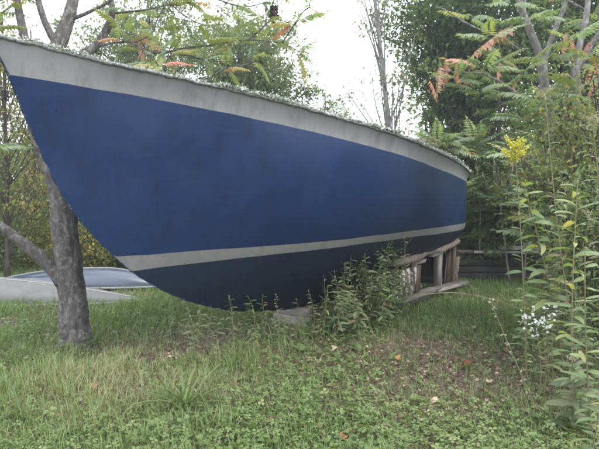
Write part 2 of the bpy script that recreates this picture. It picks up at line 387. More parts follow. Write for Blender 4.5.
# ragged rail along each sheer edge
tr_ = np.linspace(0.0, LB, 420)
for side in (1, -1):
    rg = np.random.default_rng(20 + side)
    jag = (fbm(tr_ * 5, tr_ * 0 + side, 31, 5) - .5); jag2 = (fbm(tr_ * 14, tr_ * 0 + side, 37, 5) - .5) * (.3 + 1.4 * fbm(tr_ * 1.3, tr_ * 0, 39))
    prof = np.array([[.003, -.024], [.020, -.020], [.024, -.004], [.008, .005], [-.03, .006], [-.042, -.01], [-.02, -.024]])
    ring = []
    for pn, pz in prof:
        ring.append(W(tr_, side * (hb(tr_) + flare(tr_) + pn + jag * .014 + rg.normal(0, .003, len(tr_))), hs(tr_) + pz + .004 + jag2 * .022 + rg.normal(0, .003, len(tr_))))
    G = np.stack(ring, 1); m_, n_ = G.shape[:2]
    a, c = np.meshgrid(np.arange(m_ - 1), np.arange(n_), indexing='ij'); c2 = (c + 1) % n_
    q = np.stack([a * n_ + c, a * n_ + c2, (a + 1) * n_ + c2, (a + 1) * n_ + c], -1).reshape(-1, 4)
    r_ = obj('rail', G.reshape(-1, 3), q, M['rail'], boat, label='ragged grey rail crusted with lichen')
    nf = 9000 if side > 0 else 1200
    tt = rg.random(nf * 3) * LB; tt = tt[rg.random(nf * 3) < np.clip((fbm(tt * 2.2, tt * 0 + 4, 15, 4) - .38) * 4, .06, 1)][:nf]; nf = len(tt); ang = rg.random((nf, 3)) - .5; sz = rg.uniform(.003, .012, nf) * (1 + (fbm(tt * 3, tt * 0, 3) > .55) * .8)
    C = W(tt, side * (hb(tt) + flare(tt) + rg.normal(.008, .018, nf)), hs(tt) + .012 + np.abs(rg.normal(0, .014, nf)) - .01 + (fbm(tt * 14, tt * 0 + side, 37, 4) - .5) * .035)
    d1 = rg.normal(size=(nf, 3)); d1 /= np.linalg.norm(d1, axis=1)[:, None]; d2 = np.cross(d1, rg.normal(size=(nf, 3))); d2 /= np.linalg.norm(d2, axis=1)[:, None]
    Vf = np.stack([C - d1 * sz[:, None], C + d2 * sz[:, None] * .7, C + d1 * sz[:, None], C - d2 * sz[:, None] * .6], 1).reshape(-1, 3)
    obj('lichen', Vf, np.arange(nf * 4).reshape(-1, 4), M['lichen'], r_, root=boat, tint=np.repeat(rg.random(nf), 4), kind='stuff')
# chipped edge down the stem
ts_ = np.linspace(0.01, 1.9, 160); rg = np.random.default_rng(3)
mb = MB(); mb.tube(W(ts_ - .006, (fbm(ts_ * 20, ts_ * 0, 4) - .5) * .012, hk(ts_)), -.001 + .011 * fbm(ts_ * 26, ts_ * 0 + 3, 8), 6, jit=.35, rng=rg)
obj('stem_edge', np.concatenate(mb.V), [np.concatenate(mb.Q), np.concatenate(mb.T)], M['stemedge'], boat)
# long ballast keel and rudder skeg under the bottom
kt = np.linspace(3.3, 5.6, 30); zk0 = np.maximum(.2, .2 + 0 * kt); th = .09 * np.sin(np.clip((kt - 3.3) / 2.3, 0, 1) * math.pi) ** .5 + .012
G = np.stack([W(kt, th, np.maximum(hk(kt) + .10, .24)), W(kt, th * .8, np.full(30, .205)), W(kt, -th * .8, np.full(30, .205)), W(kt, -th, np.maximum(hk(kt) + .10, .24))], 1)
a, c = np.meshgrid(np.arange(29), np.arange(3), indexing='ij')
obj('keel', G.reshape(-1, 3), np.stack([a * 4 + c, a * 4 + c + 1, (a + 1) * 4 + c + 1, (a + 1) * 4 + c], -1).reshape(-1, 4), M['bottom'], boat)

# ------------------------------------------------------------------ keel block and timber cradle
kb = thing('keel_block', 'rough grey timber block under the dark bottom of the hull', 'block', W(3.6, -.1, 0))
for i, (t, n, z0, z1, ln, wd) in enumerate(((3.6, -.06, -.06, .095, .10, .24), (3.63, -.04, .098, .2, .085, .22))):
    mb = MB(); mb.box(W(t, n, (z0 + z1) / 2), AX @ np.array([[0, 1, 0], [1, 0, 0], [0, 0, 1.]]), (wd, ln, (z1 - z0) / 2), .006, bev=.01); mb.build('timber', M['greywood'], kb)
cr = thing('boat_cradle', 'weathered timber cradle holding up the stern of the blue hull', 'cradle', W(6, .2, 0))
def beam(name, p0, p1, hw, hh, mat, jit=.005, bev=.008, up=(0, 0, 1)):
    p0 = np.array(p0, float); p1 = np.array(p1, float); mb = MB()
    A = axes(p1 - p0, up); mb.box(np.zeros(3), np.eye(3), (np.linalg.norm(p1 - p0) / 2, hw, hh), jit, bev=bev * .5)
    return inst(name, make_mesh(name, np.concatenate(mb.V), [np.concatenate(mb.Q), np.concatenate(mb.T)], M[mat]), cr, (p0 + p1) / 2, A)
for n in (.63, -.63):
    beam('skid', W(4.82, n, .08), W(7.35, n * .98, .07), .075, .075, 'greywood', .008, .012)
lp = curve([W(4.95, .66, .69), W(5.5, .69, .72), W(6.0, .66, .775), W(6.6, .68, .80), W(7.35, .60, .86)], 26)
mb = MB(); mb.tube(lp, .046 + .028 * fbm(np.arange(26) * .6, np.zeros(26), 3), 16, jit=.09, ridges=.22); mb.build('bolster_log', M['log'], cr, smooth=True, label='barkless log lying under the turn of the hull')
mb = MB(); mb.tube(lp * [1, 1, 1] + (W(0, -1.3, 0) - W(0, 0, 0)) * [1, 1, 0], .09, 10, jit=.05); mb.build('bolster_log', M['log'], cr, smooth=True)
# boards across the forward end of the cradle, peeling paint on two of them
for i, (n0, n1, ht, mt) in enumerate(((.52, .70, .60, 'paintwood'), (.33, .50, .575, 'paintwood'), (.16, .31, .55, 'oldwood'), (-.03, .14, .53, 'oldwood'), (-.24, -.06, .55, 'oldwood'), (-.46, -.27, .55, 'oldwood'))):
    beam('board', W(5.0 + .012 * (i % 2), (n0 + n1) / 2, .10), W(5.01 + .012 * (i % 2), (n0 + n1) / 2 + .006, ht), (n1 - n0) / 2, .014, mt, .003, .004, up=AX[:, 0])
for i, (t0, t1, ht, mt) in enumerate(((5.06, 5.21, .575, 'paintwood'), (5.225, 5.36, .60, 'paintwood'))):
    beam('board', W((t0 + t1) / 2, .705, .165), W((t0 + t1) / 2, .705, ht), (t1 - t0) / 2, .014, mt, .003, .004, up=AX[:, 1])
beam('bolster_plank', W(5.0, .60, .765), W(7.4, .52, .925), .06, .02, 'oldwood', .006)
beam('post', W(5.12, .58, .155), W(5.12, .58, .57), .055, .055, 'oldwood')
beam('post', W(6.56, .62, .15), W(6.50, .64, .70), .062, .055, 'greywood', .01)
beam('post', W(6.85, .50, .10), W(6.85, .50, .70), .05, .05, 'oldwood')
for i, (t, n, w, h, lean, mt) in enumerate(((6.98, .58, .05, .76, .04, 'oldwood'), (7.21, .57, .055, .79, .02, 'oldwood'), (7.30, .60, .03, .60, .05, 'log'), (5.45, .70, .07, .66, .02, 'paintwood'), (5.60, .70, .065, .60, -.02, 'oldwood'))):
    beam('upright', W(t, n, .12), W(t + lean, n + .03, h), w, .022, mt, .012, .004, up=AX[:, 1])
for i, (t0, t1, n, z0, z1, mt) in enumerate(((4.74, 6.2, .76, .17, .20, 'greywood'), (6.1, 7.42, .74, .185, .15, 'greywood'), (5.4, 6.5, .70, .03, .05, 'oldwood'))):
    beam('plank', W(t0, n, z0), W(t1, n - .03, z1), .10, .016, mt, .014, .004)
beam('wedge', W(6.3, .60, .70), W(6.62, .62, .735), .05, .025, 'palewood', .01)
beam('wedge', W(5.7, .62, .62), W(5.98, .63, .645), .045, .022, 'greywood', .01)
for t in (5.3, 6.1, 7.0): beam('cross_beam', W(t, -.72, .20), W(t, .54, .20), .05, .05, 'darkwood')  # added inside the cradle, helping its opening read dark
for i in range(9): beam('board', W(5.05 + i * .25, -.72, .1), W(5.05 + i * .25, -.72, .66 + .012 * i), .115, .014, 'darkwood', .003, .004, up=AX[:, 1])  # dark back boards added behind the opening to keep the interior dark
for i in range(6): beam('board', W(7.30, -.55 + i * .2, .1), W(7.30, -.55 + i * .2, .62), .094, .014, 'darkwood', .003, .004, up=AX[:, 0])

# ------------------------------------------------------------------ boats lying upside down behind the left tree
def upturned(name, label, p_stern, p_bow, wfun, hfun, mats, rim=True, sq=2.0):
    p0, p1 = np.array(p_stern, float), np.array(p_bow, float); L = np.linalg.norm(p1 - p0); d = (p1 - p0) / L; nrm = np.array([-d[1], d[0], 0])
    t = thing(name, label, 'boat', (p0 + p1) / 2 * [1, 1, 0])
    s = np.linspace(0, 1, 48); a = np.linspace(0, math.pi, 21); G = np.zeros((48, 21, 3))
    for i, q in enumerate(s):
        w, h = wfun(q), hfun(q)
        ca, sa = np.cos(a), np.sin(a)
        y = np.sign(ca) * np.abs(ca) ** (2 / sq) * w; z = np.abs(sa) ** (2 / sq) * h
        c = p0 + d * L * q
        G[i] = c + nrm * y[:, None] + np.array([0, 0, 1.]) * z[:, None]
        G[i, :, 2] = c[2] + z
    a_, c_ = np.meshgrid(np.arange(47), np.arange(20), indexing='ij')
    q = np.stack([a_ * 21 + c_, (a_ + 1) * 21 + c_, (a_ + 1) * 21 + c_ + 1, a_ * 21 + c_ + 1], -1).reshape(-1, 4)
    obj('hull', G.reshape(-1, 3), q, mats[0], t, smooth=True)
    for e in (0, 20):
        mb = MB(); mb.tube(G[:, e] + nrm * (.01 if e == 0 else -.01), .022, 6); mb.build('gunwale', mats[1], t)
    mb = MB(); mb.tube(G[2:-1, 10] + [0, 0, .004], .016, 6); mb.build('keel_strip', mats[1], t)
    k = np.arange(20); E0 = np.concatenate([G[0], [p0 + np.array([0, 0, .001])]])
    obj('transom', E0, np.stack([k, k + 1, np.full(20, 21)], 1), mats[0], t)
    return t
M['grp'] = paint_mat('dirty_white_fibreglass', (.15, .15, .143), (.105, .105, .10), .55, .7, (.055, .056, .045), .3)
M['blueglass'] = paint_mat('glossy_blue_hull', (.032, .046, .07), (.045, .06, .09), .22, .3, (.05, .06, .07), .7)
M['greytrim'] = paint_mat('grey_trim', (.15, .15, .15), (.2, .2, .2), .5, .3)
pb = at(143, 301, z=.03); ps = np.array([-7.0, 8.75, .03])
upturned('upturned_dinghy', 'dirty white dinghy lying upside down in front of blue canoe', ps, pb,
         spline([0, .3, .7, .9, 1], [.55, .62, .5, .25, .02]), spline([0, .4, .7, .85, 1], [.36, .32, .22, .13, .03]), (M['grp'], M['greytrim']), sq=2.8)
pb2 = np.array([(158 - 300) / 540 * 9.5, 9.5, .06]); ps2 = np.array([-5.6, 10.1, .06])
upturned('upturned_canoe', 'glossy blue canoe lying upside down behind white dinghy', ps2, pb2,
         spline([0, .25, .55, .85, 1], [.03, .4, .46, .25, .02]), spline([0, .25, .55, .85, 1], [.05, .20, .29, .24, .04]), (M['blueglass'], M['greytrim']), sq=2.2)

# ------------------------------------------------------------------ lumber lying beyond the stern
def lumber(name, label, cat, p0, p1, hw, hh, mat, group=None):
    p0 = np.array(p0, float); p1 = np.array(p1, float); c = (p0 + p1) / 2; mb = MB()
    mb.box(np.zeros(3), np.eye(3), (np.linalg.norm(p1 - p0) / 2, hw, hh), .006, bev=min(hw, hh) * .15)
    o = mb.build(name, mat, label=label, cat=cat, group=group); mw = np.eye(4); mw[:3, :3] = axes(p1 - p0); mw[:3, 3] = c; o.matrix_basis = Matrix(mw.tolist()); return o
LY = 10.9
for i, (zz, lb) in enumerate(((.06, 'bottom'), (.195, 'second'), (.33, 'third'), (.46, 'topmost'))):
    lumber('timber', 'dark weathered timber, %s in the low stack beyond the stern' % lb, 'timber', (3.05 + .05 * (i % 2), LY + .02 * i, zz), (5.3 - .1 * i, LY + .1 + .02 * i, zz), .09, .062, M['darkwood'], 'dark timbers stacked beyond the stern')
lumber('plank', 'reddish brown plank end lying on the dark timber stack', 'plank', (3.22, LY - .02, .555), (4.15, LY + .12, .555), .08, .028, M['log'])
lumber('plank', 'pale grey narrow board lying along the dark timber stack', 'plank', (3.5, LY - .17, .56), (5.0, LY - .15, .565), .05, .025, M['palewood'])
o = lumber('panel', 'whitish sheet metal panel lying on the timber stack at right', 'panel', (4.05, LY - .05, .63), (5.2, LY - .10, .66), .17, .02, M['sheet'])
lumber('plank', 'long brown plank under the whitish panel on the timber stack', 'plank', (4.2, LY + .22, .565), (5.6, LY + .2, .575), .07, .03, M['oldwood'])

# ------------------------------------------------------------------ foliage machinery
GREEN = {
 'dark':   [(0, (.045, .08, .035)), (.5, (.095, .15, .062)), (.85, (.17, .225, .09)), (1, (.22, .25, .10))],
 'tinged': [(0, (.07, .10, .045)), (.5, (.13, .165, .07)), (.8, (.21, .22, .09)), (.93, (.30, .24, .11)), (1, (.34, .18, .10))],
 'mid':    [(0, (.045, .08, .028)), (.5, (.085, .135, .045)), (.85, (.14, .185, .065)), (1, (.22, .20, .08))],
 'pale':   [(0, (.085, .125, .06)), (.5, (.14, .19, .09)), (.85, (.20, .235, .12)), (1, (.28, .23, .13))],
 'autumn': [(0, (.07, .10, .035)), (.4, (.125, .155, .05)), (.7, (.25, .24, .07)), (.88, (.31, .25, .08)), (1, (.31, .14, .075))],
 'blue':   [(0, (.032, .062, .034)), (.6, (.07, .115, .055)), (1, (.12, .165, .07))],
}
LM = {k: leaf_mat('leaves_' + k, v) for k, v in GREEN.items()}
def leaves(C, D, size, rng, width=.5, fold=.25, tint=None):
    """folded pointed leaves at C growing along D (vectorised): 4 verts, 2 triangles each"""
    n = len(C); D = D / (np.linalg.norm(D, axis=1)[:, None] + 1e-9)
    up = rng.normal(0, .55, (n, 3)); up[:, 2] += 1
    S = np.cross(D, up); S /= np.linalg.norm(S, axis=1)[:, None] + 1e-9; Nn = np.cross(S, D)
    size = np.broadcast_to(size, (n,))[:, None]
    mid = C + D * size * .45
    V = np.stack([C, mid + S * size * width * .5 + Nn * size * fold * .5, C + D * size - Nn * size * .08, mid - S * size * width * .5 + Nn * size * fold * .5], 1)
    F_ = np.arange(n * 4).reshape(-1, 4)
    T = np.concatenate([F_[:, [0, 1, 2]], F_[:, [0, 2, 3]]])
    return V.reshape(-1, 3), T, np.repeat(np.clip(tint if tint is not None else rng.random(n), 0, 1), 4)
def broadleaf(name, label, base, trunk_pts, trunk_r, cen, rad, limbs, twigs, per, size, pal, bark, seed, cat='tree', group=None, spread=.13, droop=.25, zmin=.15, shell=.55, trunk_n=8, width=.5):
    rng = np.random.default_rng(seed)
    base = np.array(base, float); cen = np.array(cen, float); rad = np.array(rad, float)
    t = thing(name, label, cat, base, group)
    tp = curve(trunk_pts, 14); mb = MB(); mb.tube(tp, np.linspace(trunk_r, trunk_r * .35, 14) * (1 + .35 * np.exp(-np.arange(14) * 1.2)), trunk_n, jit=.06, rng=rng)
    C = []; D = []; TI = []
    for i in range(limbs):
        v = rng.normal(size=3); v /= np.linalg.norm(v); r = shell + (1 - shell) * rng.random() ** .6
        e = cen + v * rad * r
        e[2] = max(e[2], base[2] + zmin)
        f = np.clip((e[2] - tp[0, 2]) / (tp[-1, 2] - tp[0, 2]) - .1 - .25 * rng.random(), .12, .97); s0 = tp[int(f * 13)]
        m = (s0 + e) / 2 + np.array([0, 0, .12 * np.linalg.norm(e - s0) * rng.uniform(-.3, 1)]) + rng.normal(0, .06, 3)
        lc = curve([s0, m, e], 7); mb.tube(lc, np.linspace(trunk_r * .28, .006, 7), 5, rng=rng)
        for j in range(twigs):
            q = rng.uniform(.35, 1); p = lc[min(6, int(q * 6.99))]
            dv = rng.normal(size=3) * [1, 1, .6] + (e - s0) / (np.linalg.norm(e - s0) + 1e-6) * .6 - np.array([0, 0, droop]); dv /= np.linalg.norm(dv)
            ln = rng.uniform(.25, .65) * min(1.0, rad[0] * .55)
            mb.tube(np.stack([p, p + dv * ln * .5 + [0, 0, .02], p + dv * ln]), [.006, .004, .002], 4, cap=False, rng=rng)
            k = max(1, int(per * rng.uniform(.6, 1.4)))
            pp = p + dv * ln * rng.random(k)[:, None] ** .7 + rng.normal(0, spread, (k, 3)) * [1, 1, .7]
            C.append(pp); dd = rng.normal(size=(k, 3)) + dv * .7; dd[:, 2] -= droop * 1.5; D.append(dd)
            TI.append(np.clip(rng.normal(.47, .22) + rng.normal(0, .15, k), 0, 1))
    mb.build('trunk', bark, t)
    C = np.concatenate(C); D = np.concatenate(D)
    V, T, ti = leaves(C, D, size * rng.uniform(.65, 1.25, len(C)), rng, width, tint=np.concatenate(TI))
    obj('crown', V, T, LM[pal] if isinstance(pal, str) else pal, t, tint=ti, kind='stuff')
    return t
def X_(px, Y): return (px - CX) / F * Y
def Z_(py, Y): return at(300, py, Y)[2]
def simple(name, label, px, Y, ztop, zbot, rx, limbs, twigs, per, size, pal, seed, bark='darkbark', r=.07, lean=0.0, **k):
    x = X_(px, Y); b = gpt(x, Y, -.03)
    return broadleaf(name, label, b, [b, b + [lean * .4, .05, ztop * .45], b + [lean, 0, ztop * .95]], r, (x + lean * .7, Y, (ztop + zbot) / 2), (rx, rx * .9, (ztop - zbot) / 2), limbs, twigs, per, size, pal, M[bark], seed, **k)

# ---- background trees
G1 = 'trees behind the boat'
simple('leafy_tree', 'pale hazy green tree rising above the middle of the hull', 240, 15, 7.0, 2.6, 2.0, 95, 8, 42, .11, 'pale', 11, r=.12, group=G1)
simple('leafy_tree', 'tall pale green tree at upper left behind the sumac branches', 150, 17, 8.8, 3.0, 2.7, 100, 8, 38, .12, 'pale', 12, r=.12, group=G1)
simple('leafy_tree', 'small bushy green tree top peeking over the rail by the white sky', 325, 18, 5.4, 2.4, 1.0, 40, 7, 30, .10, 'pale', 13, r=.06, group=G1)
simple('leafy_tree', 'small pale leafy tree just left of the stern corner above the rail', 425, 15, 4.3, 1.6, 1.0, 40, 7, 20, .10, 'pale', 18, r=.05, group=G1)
simple('slim_tree', 'slim grey tree with sparse leaves standing against the white sky', 402, 12, 8.2, 2.6, .95, 22, 4, 9, .09, 'pale', 14, 'bark2', .085, lean=-.85, group=G1, shell=.4)
simple('leafy_tree', 'big dark green tree filling the top right of the sky', 468, 13, 10.0, 3.7, 2.35, 120, 8, 30, .13, 'dark', 15, r=.16, group=G1, spread=.16)
simple('leafy_tree', 'dense dark green tree behind the forked sumac trunks', 575, 14, 10.5, 3.0, 2.5, 110, 8, 28, .13, 'dark', 16, r=.16, group=G1, spread=.16)
simple('leafy_tree', 'mid green tree at the far right edge', 660, 13, 9.5, 1.5, 2.4, 70, 7, 24, .13, 'mid', 17, r=.14, group=G1)
def conifer(name, label, px, Y, h, rb, seed, pal, n=46):
    rng = np.random.default_rng(seed); x = X_(px, Y); b = gpt(x, Y, -.03); t = thing(name, label, 'tree', b, G1)
    mb = MB(); mb.tube(np.stack([b, b + [.03, 0, h * .5], b + [0, 0, h]]), [.1, .06, .01], 8); C = []; D = []; TI = []
    for i in range(n):
        f = (i + rng.random()) / n; z = h * (.06 + .92 * f); r = rb * (1 - f) ** .8 * rng.uniform(.75, 1.1) + .12; a = i * 2.4 + rng.random()
        o = b + [0, 0, z]; e = o + [math.cos(a) * r, math.sin(a) * r, -.18 * r]
        lc = curve([o, (o + e) / 2 + [0, 0, .12 * r], e], 6); mb.tube(lc, np.linspace(.02, .004, 6), 4)
        k = int(190 * r / rb + 40); q = rng.random(k) ** .7; w = .32 * r * (1.1 - q) + .05
        sd = np.array([-math.sin(a), math.cos(a), 0]); off = rng.uniform(-1, 1, k)
        pp = o + (e - o) * q[:, None] + sd * (off * w)[:, None]; pp[:, 2] += .12 * r * 4 * q * (1 - q) * .5 - .10 * np.abs(off) * w + rng.normal(0, .02, k)
        C.append(pp); dd = np.array([math.cos(a), math.sin(a), -.35]) + sd * off[:, None] * 1.2 + rng.normal(0, .25, (k, 3)); D.append(dd); TI.append(np.clip(rng.normal(.45, .2) + rng.normal(0, .12, k), 0, 1))
    mb.build('trunk', M['darkbark'], t); C = np.concatenate(C)
    V, T, ti = leaves(C, np.concatenate(D), .11 * rng.uniform(.6, 1.2, len(C)), rng, .28, tint=np.concatenate(TI)); obj('crown', V, T, LM[pal], t, tint=ti, kind='stuff')
conifer('conifer_tree', 'dark layered evergreen standing behind the red sumac leaves', 497, 11.2, 4.9, 1.35, 21, 'mid', 60)
conifer('conifer_tree', 'smaller yellowish evergreen just right of the stern', 455, 12.6, 3.9, 1.1, 22, 'mid', 46)

# ---- understory at right, behind the lumber
G2 = 'shrubs at the wood edge'
for i, (px, Y, zt, rx, pal, lb) in enumerate(((482, 12.4, 3.0, 1.0, 'mid', 'dark shrub behind the stern of the boat'), (525, 12.3, 3.2, 1.2, 'mid', 'green shrub behind the whitish panel'),
        (570, 11.8, 3.0, 1.2, 'mid', 'dense shrub deep in the right hand thicket'), (585, 9.8, 2.4, .8, 'mid', 'leafy shrub at the right end of the lumber'), (612, 9.0, 3.0, 1.1, 'mid', 'tall leafy shrub at the right margin'),
        (455, 14.0, 3.2, 1.2, 'mid', 'shaded bush close behind the transom'), (640, 12, 3.4, 1.5, 'dark', 'broad bush at the far right behind the thicket'))):
    simple('shrub', lb, px, Y, zt, .25, rx, 46, 6, 22, .09, pal, 40 + i, r=.03, cat='shrub', group=G2, droop=.1)
for i, (px, Y, zt, zb, rx, pal, lb) in enumerate(((606, 5.2, 3.0, .3, .66, 'tinged', 'tall fine leaved shrub at the right edge before the sumac trunks'), (566, 6.0, 2.95, .4, .62, 'tinged', 'fine leaved shrub covering the forked sumac trunk'), (612, 4.6, 1.9, .5, .40, 'pale', 'pale shrub behind the yellowing weed'))):
    simple('shrub', lb, px, Y, zt, zb, rx, 50, 6, 15, .06, pal, 240 + i, r=.02, cat='shrub', group=G2, droop=.1, width=.38)
simple('sapling', 'thin bare leaning sapling between the stern and the lumber', 511, 10.4, 2.6, 1.7, .45, 9, 4, 8, .07, 'mid', 60, 'paletwig', .022, lean=-.35, group=G2)

# ---- woods seen under the bow at left
G3 = 'saplings and shrubs in the left woods'
for i, (px, Y, zt, zb, rx, pal, lb, r) in enumerate(((6, 10.5, 5.5, 1.2, 1.1, 'autumn', 'yellowing sapling at the left edge beyond the dinghy', .05), (34, 13, 6.0, 1.2, 1.2, 'autumn', 'thin autumn sapling left of the sumac trunk', .05),
        (104, 12.5, 4.5, 1.0, .9, 'mid', 'green sapling between the sumac trunk and the bow', .045), (-40, 12, 7.0, 1.4, 1.6, 'autumn', 'autumn tree just outside the left edge', .08),
        (130, 16, 5.5, .8, 1.6, 'mid', 'green tree hidden mostly by the bow', .07), (62, 17, 6.2, 1.0, 1.8, 'autumn', 'broad yellow green tree deep in the left woods', .08), (-6, 18, 6.0, .6, 1.8, 'mid', 'green tree at far left in the distance', .08))):
    simple('sapling' if r < .06 else 'leafy_tree', lb, px, Y, zt, zb, rx, 36, 6, 11 if r < .06 else 22, .085 if r < .06 else .12, pal, 70 + i, r=r, group=G3)
for i, (px, Y, zt, rx, pal, lb) in enumerate(((-5, 11.5, 1.5, .8, 'mid', 'low green bush behind the dinghy at the left edge'), (28, 12.2, 1.7, .8, 'autumn', 'low yellowish bush left of the trunk behind the dinghy'),
        (92, 11.2, 1.3, .65, 'autumn', 'low yellow green bush behind the blue canoe'), (122, 11.6, 1.5, .7, 'mid', 'low green bush behind the canoe under the bow'), (160, 12.5, 1.6, .9, 'mid', 'low bush in the shade behind the hull'), (58, 14, 2.0, 1.1, 'mid', 'green bush directly behind the sumac trunk'))):
    simple('shrub', lb, px, Y, zt, .1, rx, 40, 6, 16, .075, pal, 90 + i, r=.02, cat='shrub', group=G3, droop=.1)

# ---- far wood closing the view, one mass
rng = np.random.default_rng(5); C = []; TI = []; mb = MB()
for i in range(230):
    a = rng.uniform(-1.05, 1.05); R_ = rng.uniform(20, 34); x, y = math.sin(a) * R_, math.cos(a) * R_
    px = CX + F * x / y
    top = 4.0 if px < 170 else (3.4 if px < 430 else 8.5)
    top *= rng.uniform(.7, 1.1); mb.tube([[x, y, -.1], [x + rng.normal(0, .2), y, top * .6], [x, y, top]], [.12, .09, .03], 6, rng=rng)
    for j in range(26):
        c = np.array([x, y, 0]) + [rng.normal(0, 1.0), rng.normal(0, 1.0), top * rng.uniform(.03, 1)]
        C.append(c + rng.normal(0, .3, (22, 3))); TI.append(np.clip(rng.normal(.45, .2) + rng.normal(0, .1, 22), 0, 1))
mb.build('far_trunks', M['darkbark'], kind='stuff', label='distant tree trunks of the wood behind the clearing', cat='wood')
C = np.concatenate(C); V, T, ti = leaves(C, rng.normal(size=C.shape) - [0, 0, .4], .24 * rng.uniform(.6, 1.2, len(C)), rng, .6, tint=np.concatenate(TI))
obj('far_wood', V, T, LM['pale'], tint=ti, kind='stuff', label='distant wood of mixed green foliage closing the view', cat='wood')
del C

# ------------------------------------------------------------------ sumacs: pinnate fronds placed one by one
def frond_mesh(name, mat, seed, pairs=10, arch=.28, drp=.5):
    rng = np.random.default_rng(seed); mb = MB()
    s = np.linspace(0, 1, 9); path = np.stack([s * (1 - .12 * s), .04 * np.sin(s * 3 + seed), .06 * s - arch * s ** 2], 1)
    mb.tube(path[::2], np.linspace(.007, .002, 5), 3, cap=False, rng=rng)
    for i in range(pairs):
        q = .16 + .80 * i / (pairs - 1); p = np.array([np.interp(q, s, path[:, k]) for k in range(3)])
        ln = .25 * math.sin(.55 + 2.1 * q) * rng.uniform(.88, 1.12)
        for sd in (-1, 1):
            an = math.radians(rng.uniform(58, 72)); d = np.array([math.cos(an), sd * math.sin(an), -drp * rng.uniform(.6, 1.3)]); d /= np.linalg.norm(d)
            w = ln * .20; lat = np.array([sd * d[1], -sd * d[0], 0]) ; lat /= np.linalg.norm(lat)
            mid = p + d * ln * .42; tip = p + d * ln - np.array([0, 0, .04])
            V = np.array([p, mid + lat * w + [0, 0, .012], mid - [0, 0, .006], mid - lat * w + [0, 0, .012], tip])
            mb.add(V, None, [[0, 1, 2], [0, 2, 3], [1, 4, 2], [2, 4, 3]])
    p = path[-1]; mb.add(np.array([p, p + [.1, .035, -.02], p + [.22, 0, -.12], p + [.1, -.035, -.02]]), None, [[0, 1, 2], [0, 2, 3]])
    fs = ([np.concatenate(mb.Q)] if mb.Q else []) + [np.concatenate(mb.T)]
    return make_mesh(name, np.concatenate(mb.V), fs, mat)
FM = {'green': leaf_mat('sumac_green', [(0, (.12, .18, .10)), (.5, (.18, .24, .14)), (1, (.26, .31, .20))], .4, .42, True),
      'yellow': leaf_mat('sumac_yellow_green', [(0, (.16, .20, .08)), (.6, (.23, .255, .11)), (1, (.31, .26, .14))], .45, .5, True),
      'red': leaf_mat('sumac_red', [(0, (.42, .17, .15)), (.5, (.45, .23, .19)), (1, (.42, .27, .20))], .4, .5, True)}
FR = {k: [frond_mesh('sumac_frond_' + k, m, 3 * i + j, 9 + j, .22 + .12 * j, .35 + .3 * j) for j in range(3)] for i, (k, m) in enumerate(FM.items())}
def rosette(tree, p, direction, n, size, mix_, rng, flat=.25, cone=1.0):
    d0 = np.array(direction, float); d0 /= np.linalg.norm(d0)
    for i in range(n):
        a = i * 2.4 + rng.random() * .6
        side = axes(d0)[:, 1:] @ np.array([math.cos(a), math.sin(a)])
        d = d0 * rng.uniform(.15, .9) + side * cone; d[2] = d[2] * .7 + flat * rng.uniform(-.5, 1); d /= np.linalg.norm(d)
        kind = rng.choice(list(mix_), p=list(mix_.values()))
        inst('leaf', FR[kind][rng.integers(3)], tree, p + d * .015, axes(d, (0, 0, 1), rng.uniform(-.35, .35)), size * rng.uniform(.7, 1.15))
def frond_at(tree, kind, p0, p1, rng, j=1):
    p0, p1 = np.array(p0), np.array(p1); inst('leaf', FR[kind][j], tree, p0, axes(p1 - p0 + [0, 0, .06]), np.linalg.norm(p1 - p0))

# the near sumac at left
TY = 5.79
rng = np.random.default_rng(77)
tb = on_ground(76, 346); sum1 = thing('sumac_tree', 'grey lichened sumac tree leaning beside the bow at left', 'tree', tb)
TY = tb[1]
def T_(px, py, dy=0.0): return at(px, py, Y=TY + dy)
tm = MB()
def limb(pix, r0, r1, n=10, seg=9, mb=tm, jit=.05, ridges=.1):
    pts = [T_(*p) if len(p) == 3 else T_(p[0], p[1]) for p in pix]
    c = curve(pts, n) if len(pts) > 2 else np.linspace(pts[0], pts[1], n)
    mb.tube(c, np.linspace(r0, r1, len(c)), seg, jit=jit, ridges=ridges, rng=rng); return c
px2 = TY / F
tpts = [(77, 351), (76, 342), (75, 330), (72.5, 300), (67, 250), (60, 187), (50, 160), (42, 135), (36, 108), (33, 85)]
tw = [42, 34, 28, 26, 25, 23, 22, 21, 20.5, 19]
cc = curve([np.append(T_(*p), w) for p, w in zip(tpts, tw)], 110)
tm.tube(cc[:, :3], cc[:, 3] / 2 * px2, 34, jit=.05, ridges=.12, rng=rng)
limb([(72, 345), (60, 348, -.12), (52, 352, -.22)], .07, .03, 8)          # roots
limb([(80, 345), (92, 349, -.1), (100, 354, -.15)], .07, .025, 8)
limb([(62, 283), (48, 264, -.05), (25, 245, -.12), (0, 227, -.2), (-40, 204, -.35)], .075, .045, 16)
limb([(-8, 224, -.22), (-16, 190, -.2), (-12, 150, -.1)], .03, .012, 8, 6)
limb([(33, 95), (40, 75, .05), (58, 46, .1), (66, 25, .12), (73, 0, .15), (82, -50, .2)], .10, .05, 18)
limb([(34, 92), (29, 62), (24, 36), (17, 0), (8, -50)], .055, .035, 14)
limb([(58, 46, .1), (52, 36, .1), (43, 17, .05), (36, -10, 0), (30, -50, 0)], .045, .025, 12)
lr = limb([(44, 72, .06), (70, 60, .2), (87, 52, .25), (97, 45, .28), (107, 28, .3), (112, 13, .3), (109, -8, .3), (104, -40, .35)], .055, .03, 20)
limb([(69, 20, .13), (82, 15, .12), (95, 9, .1), (108, 2, .1), (120, -8, .1)], .022, .014, 8, 7)
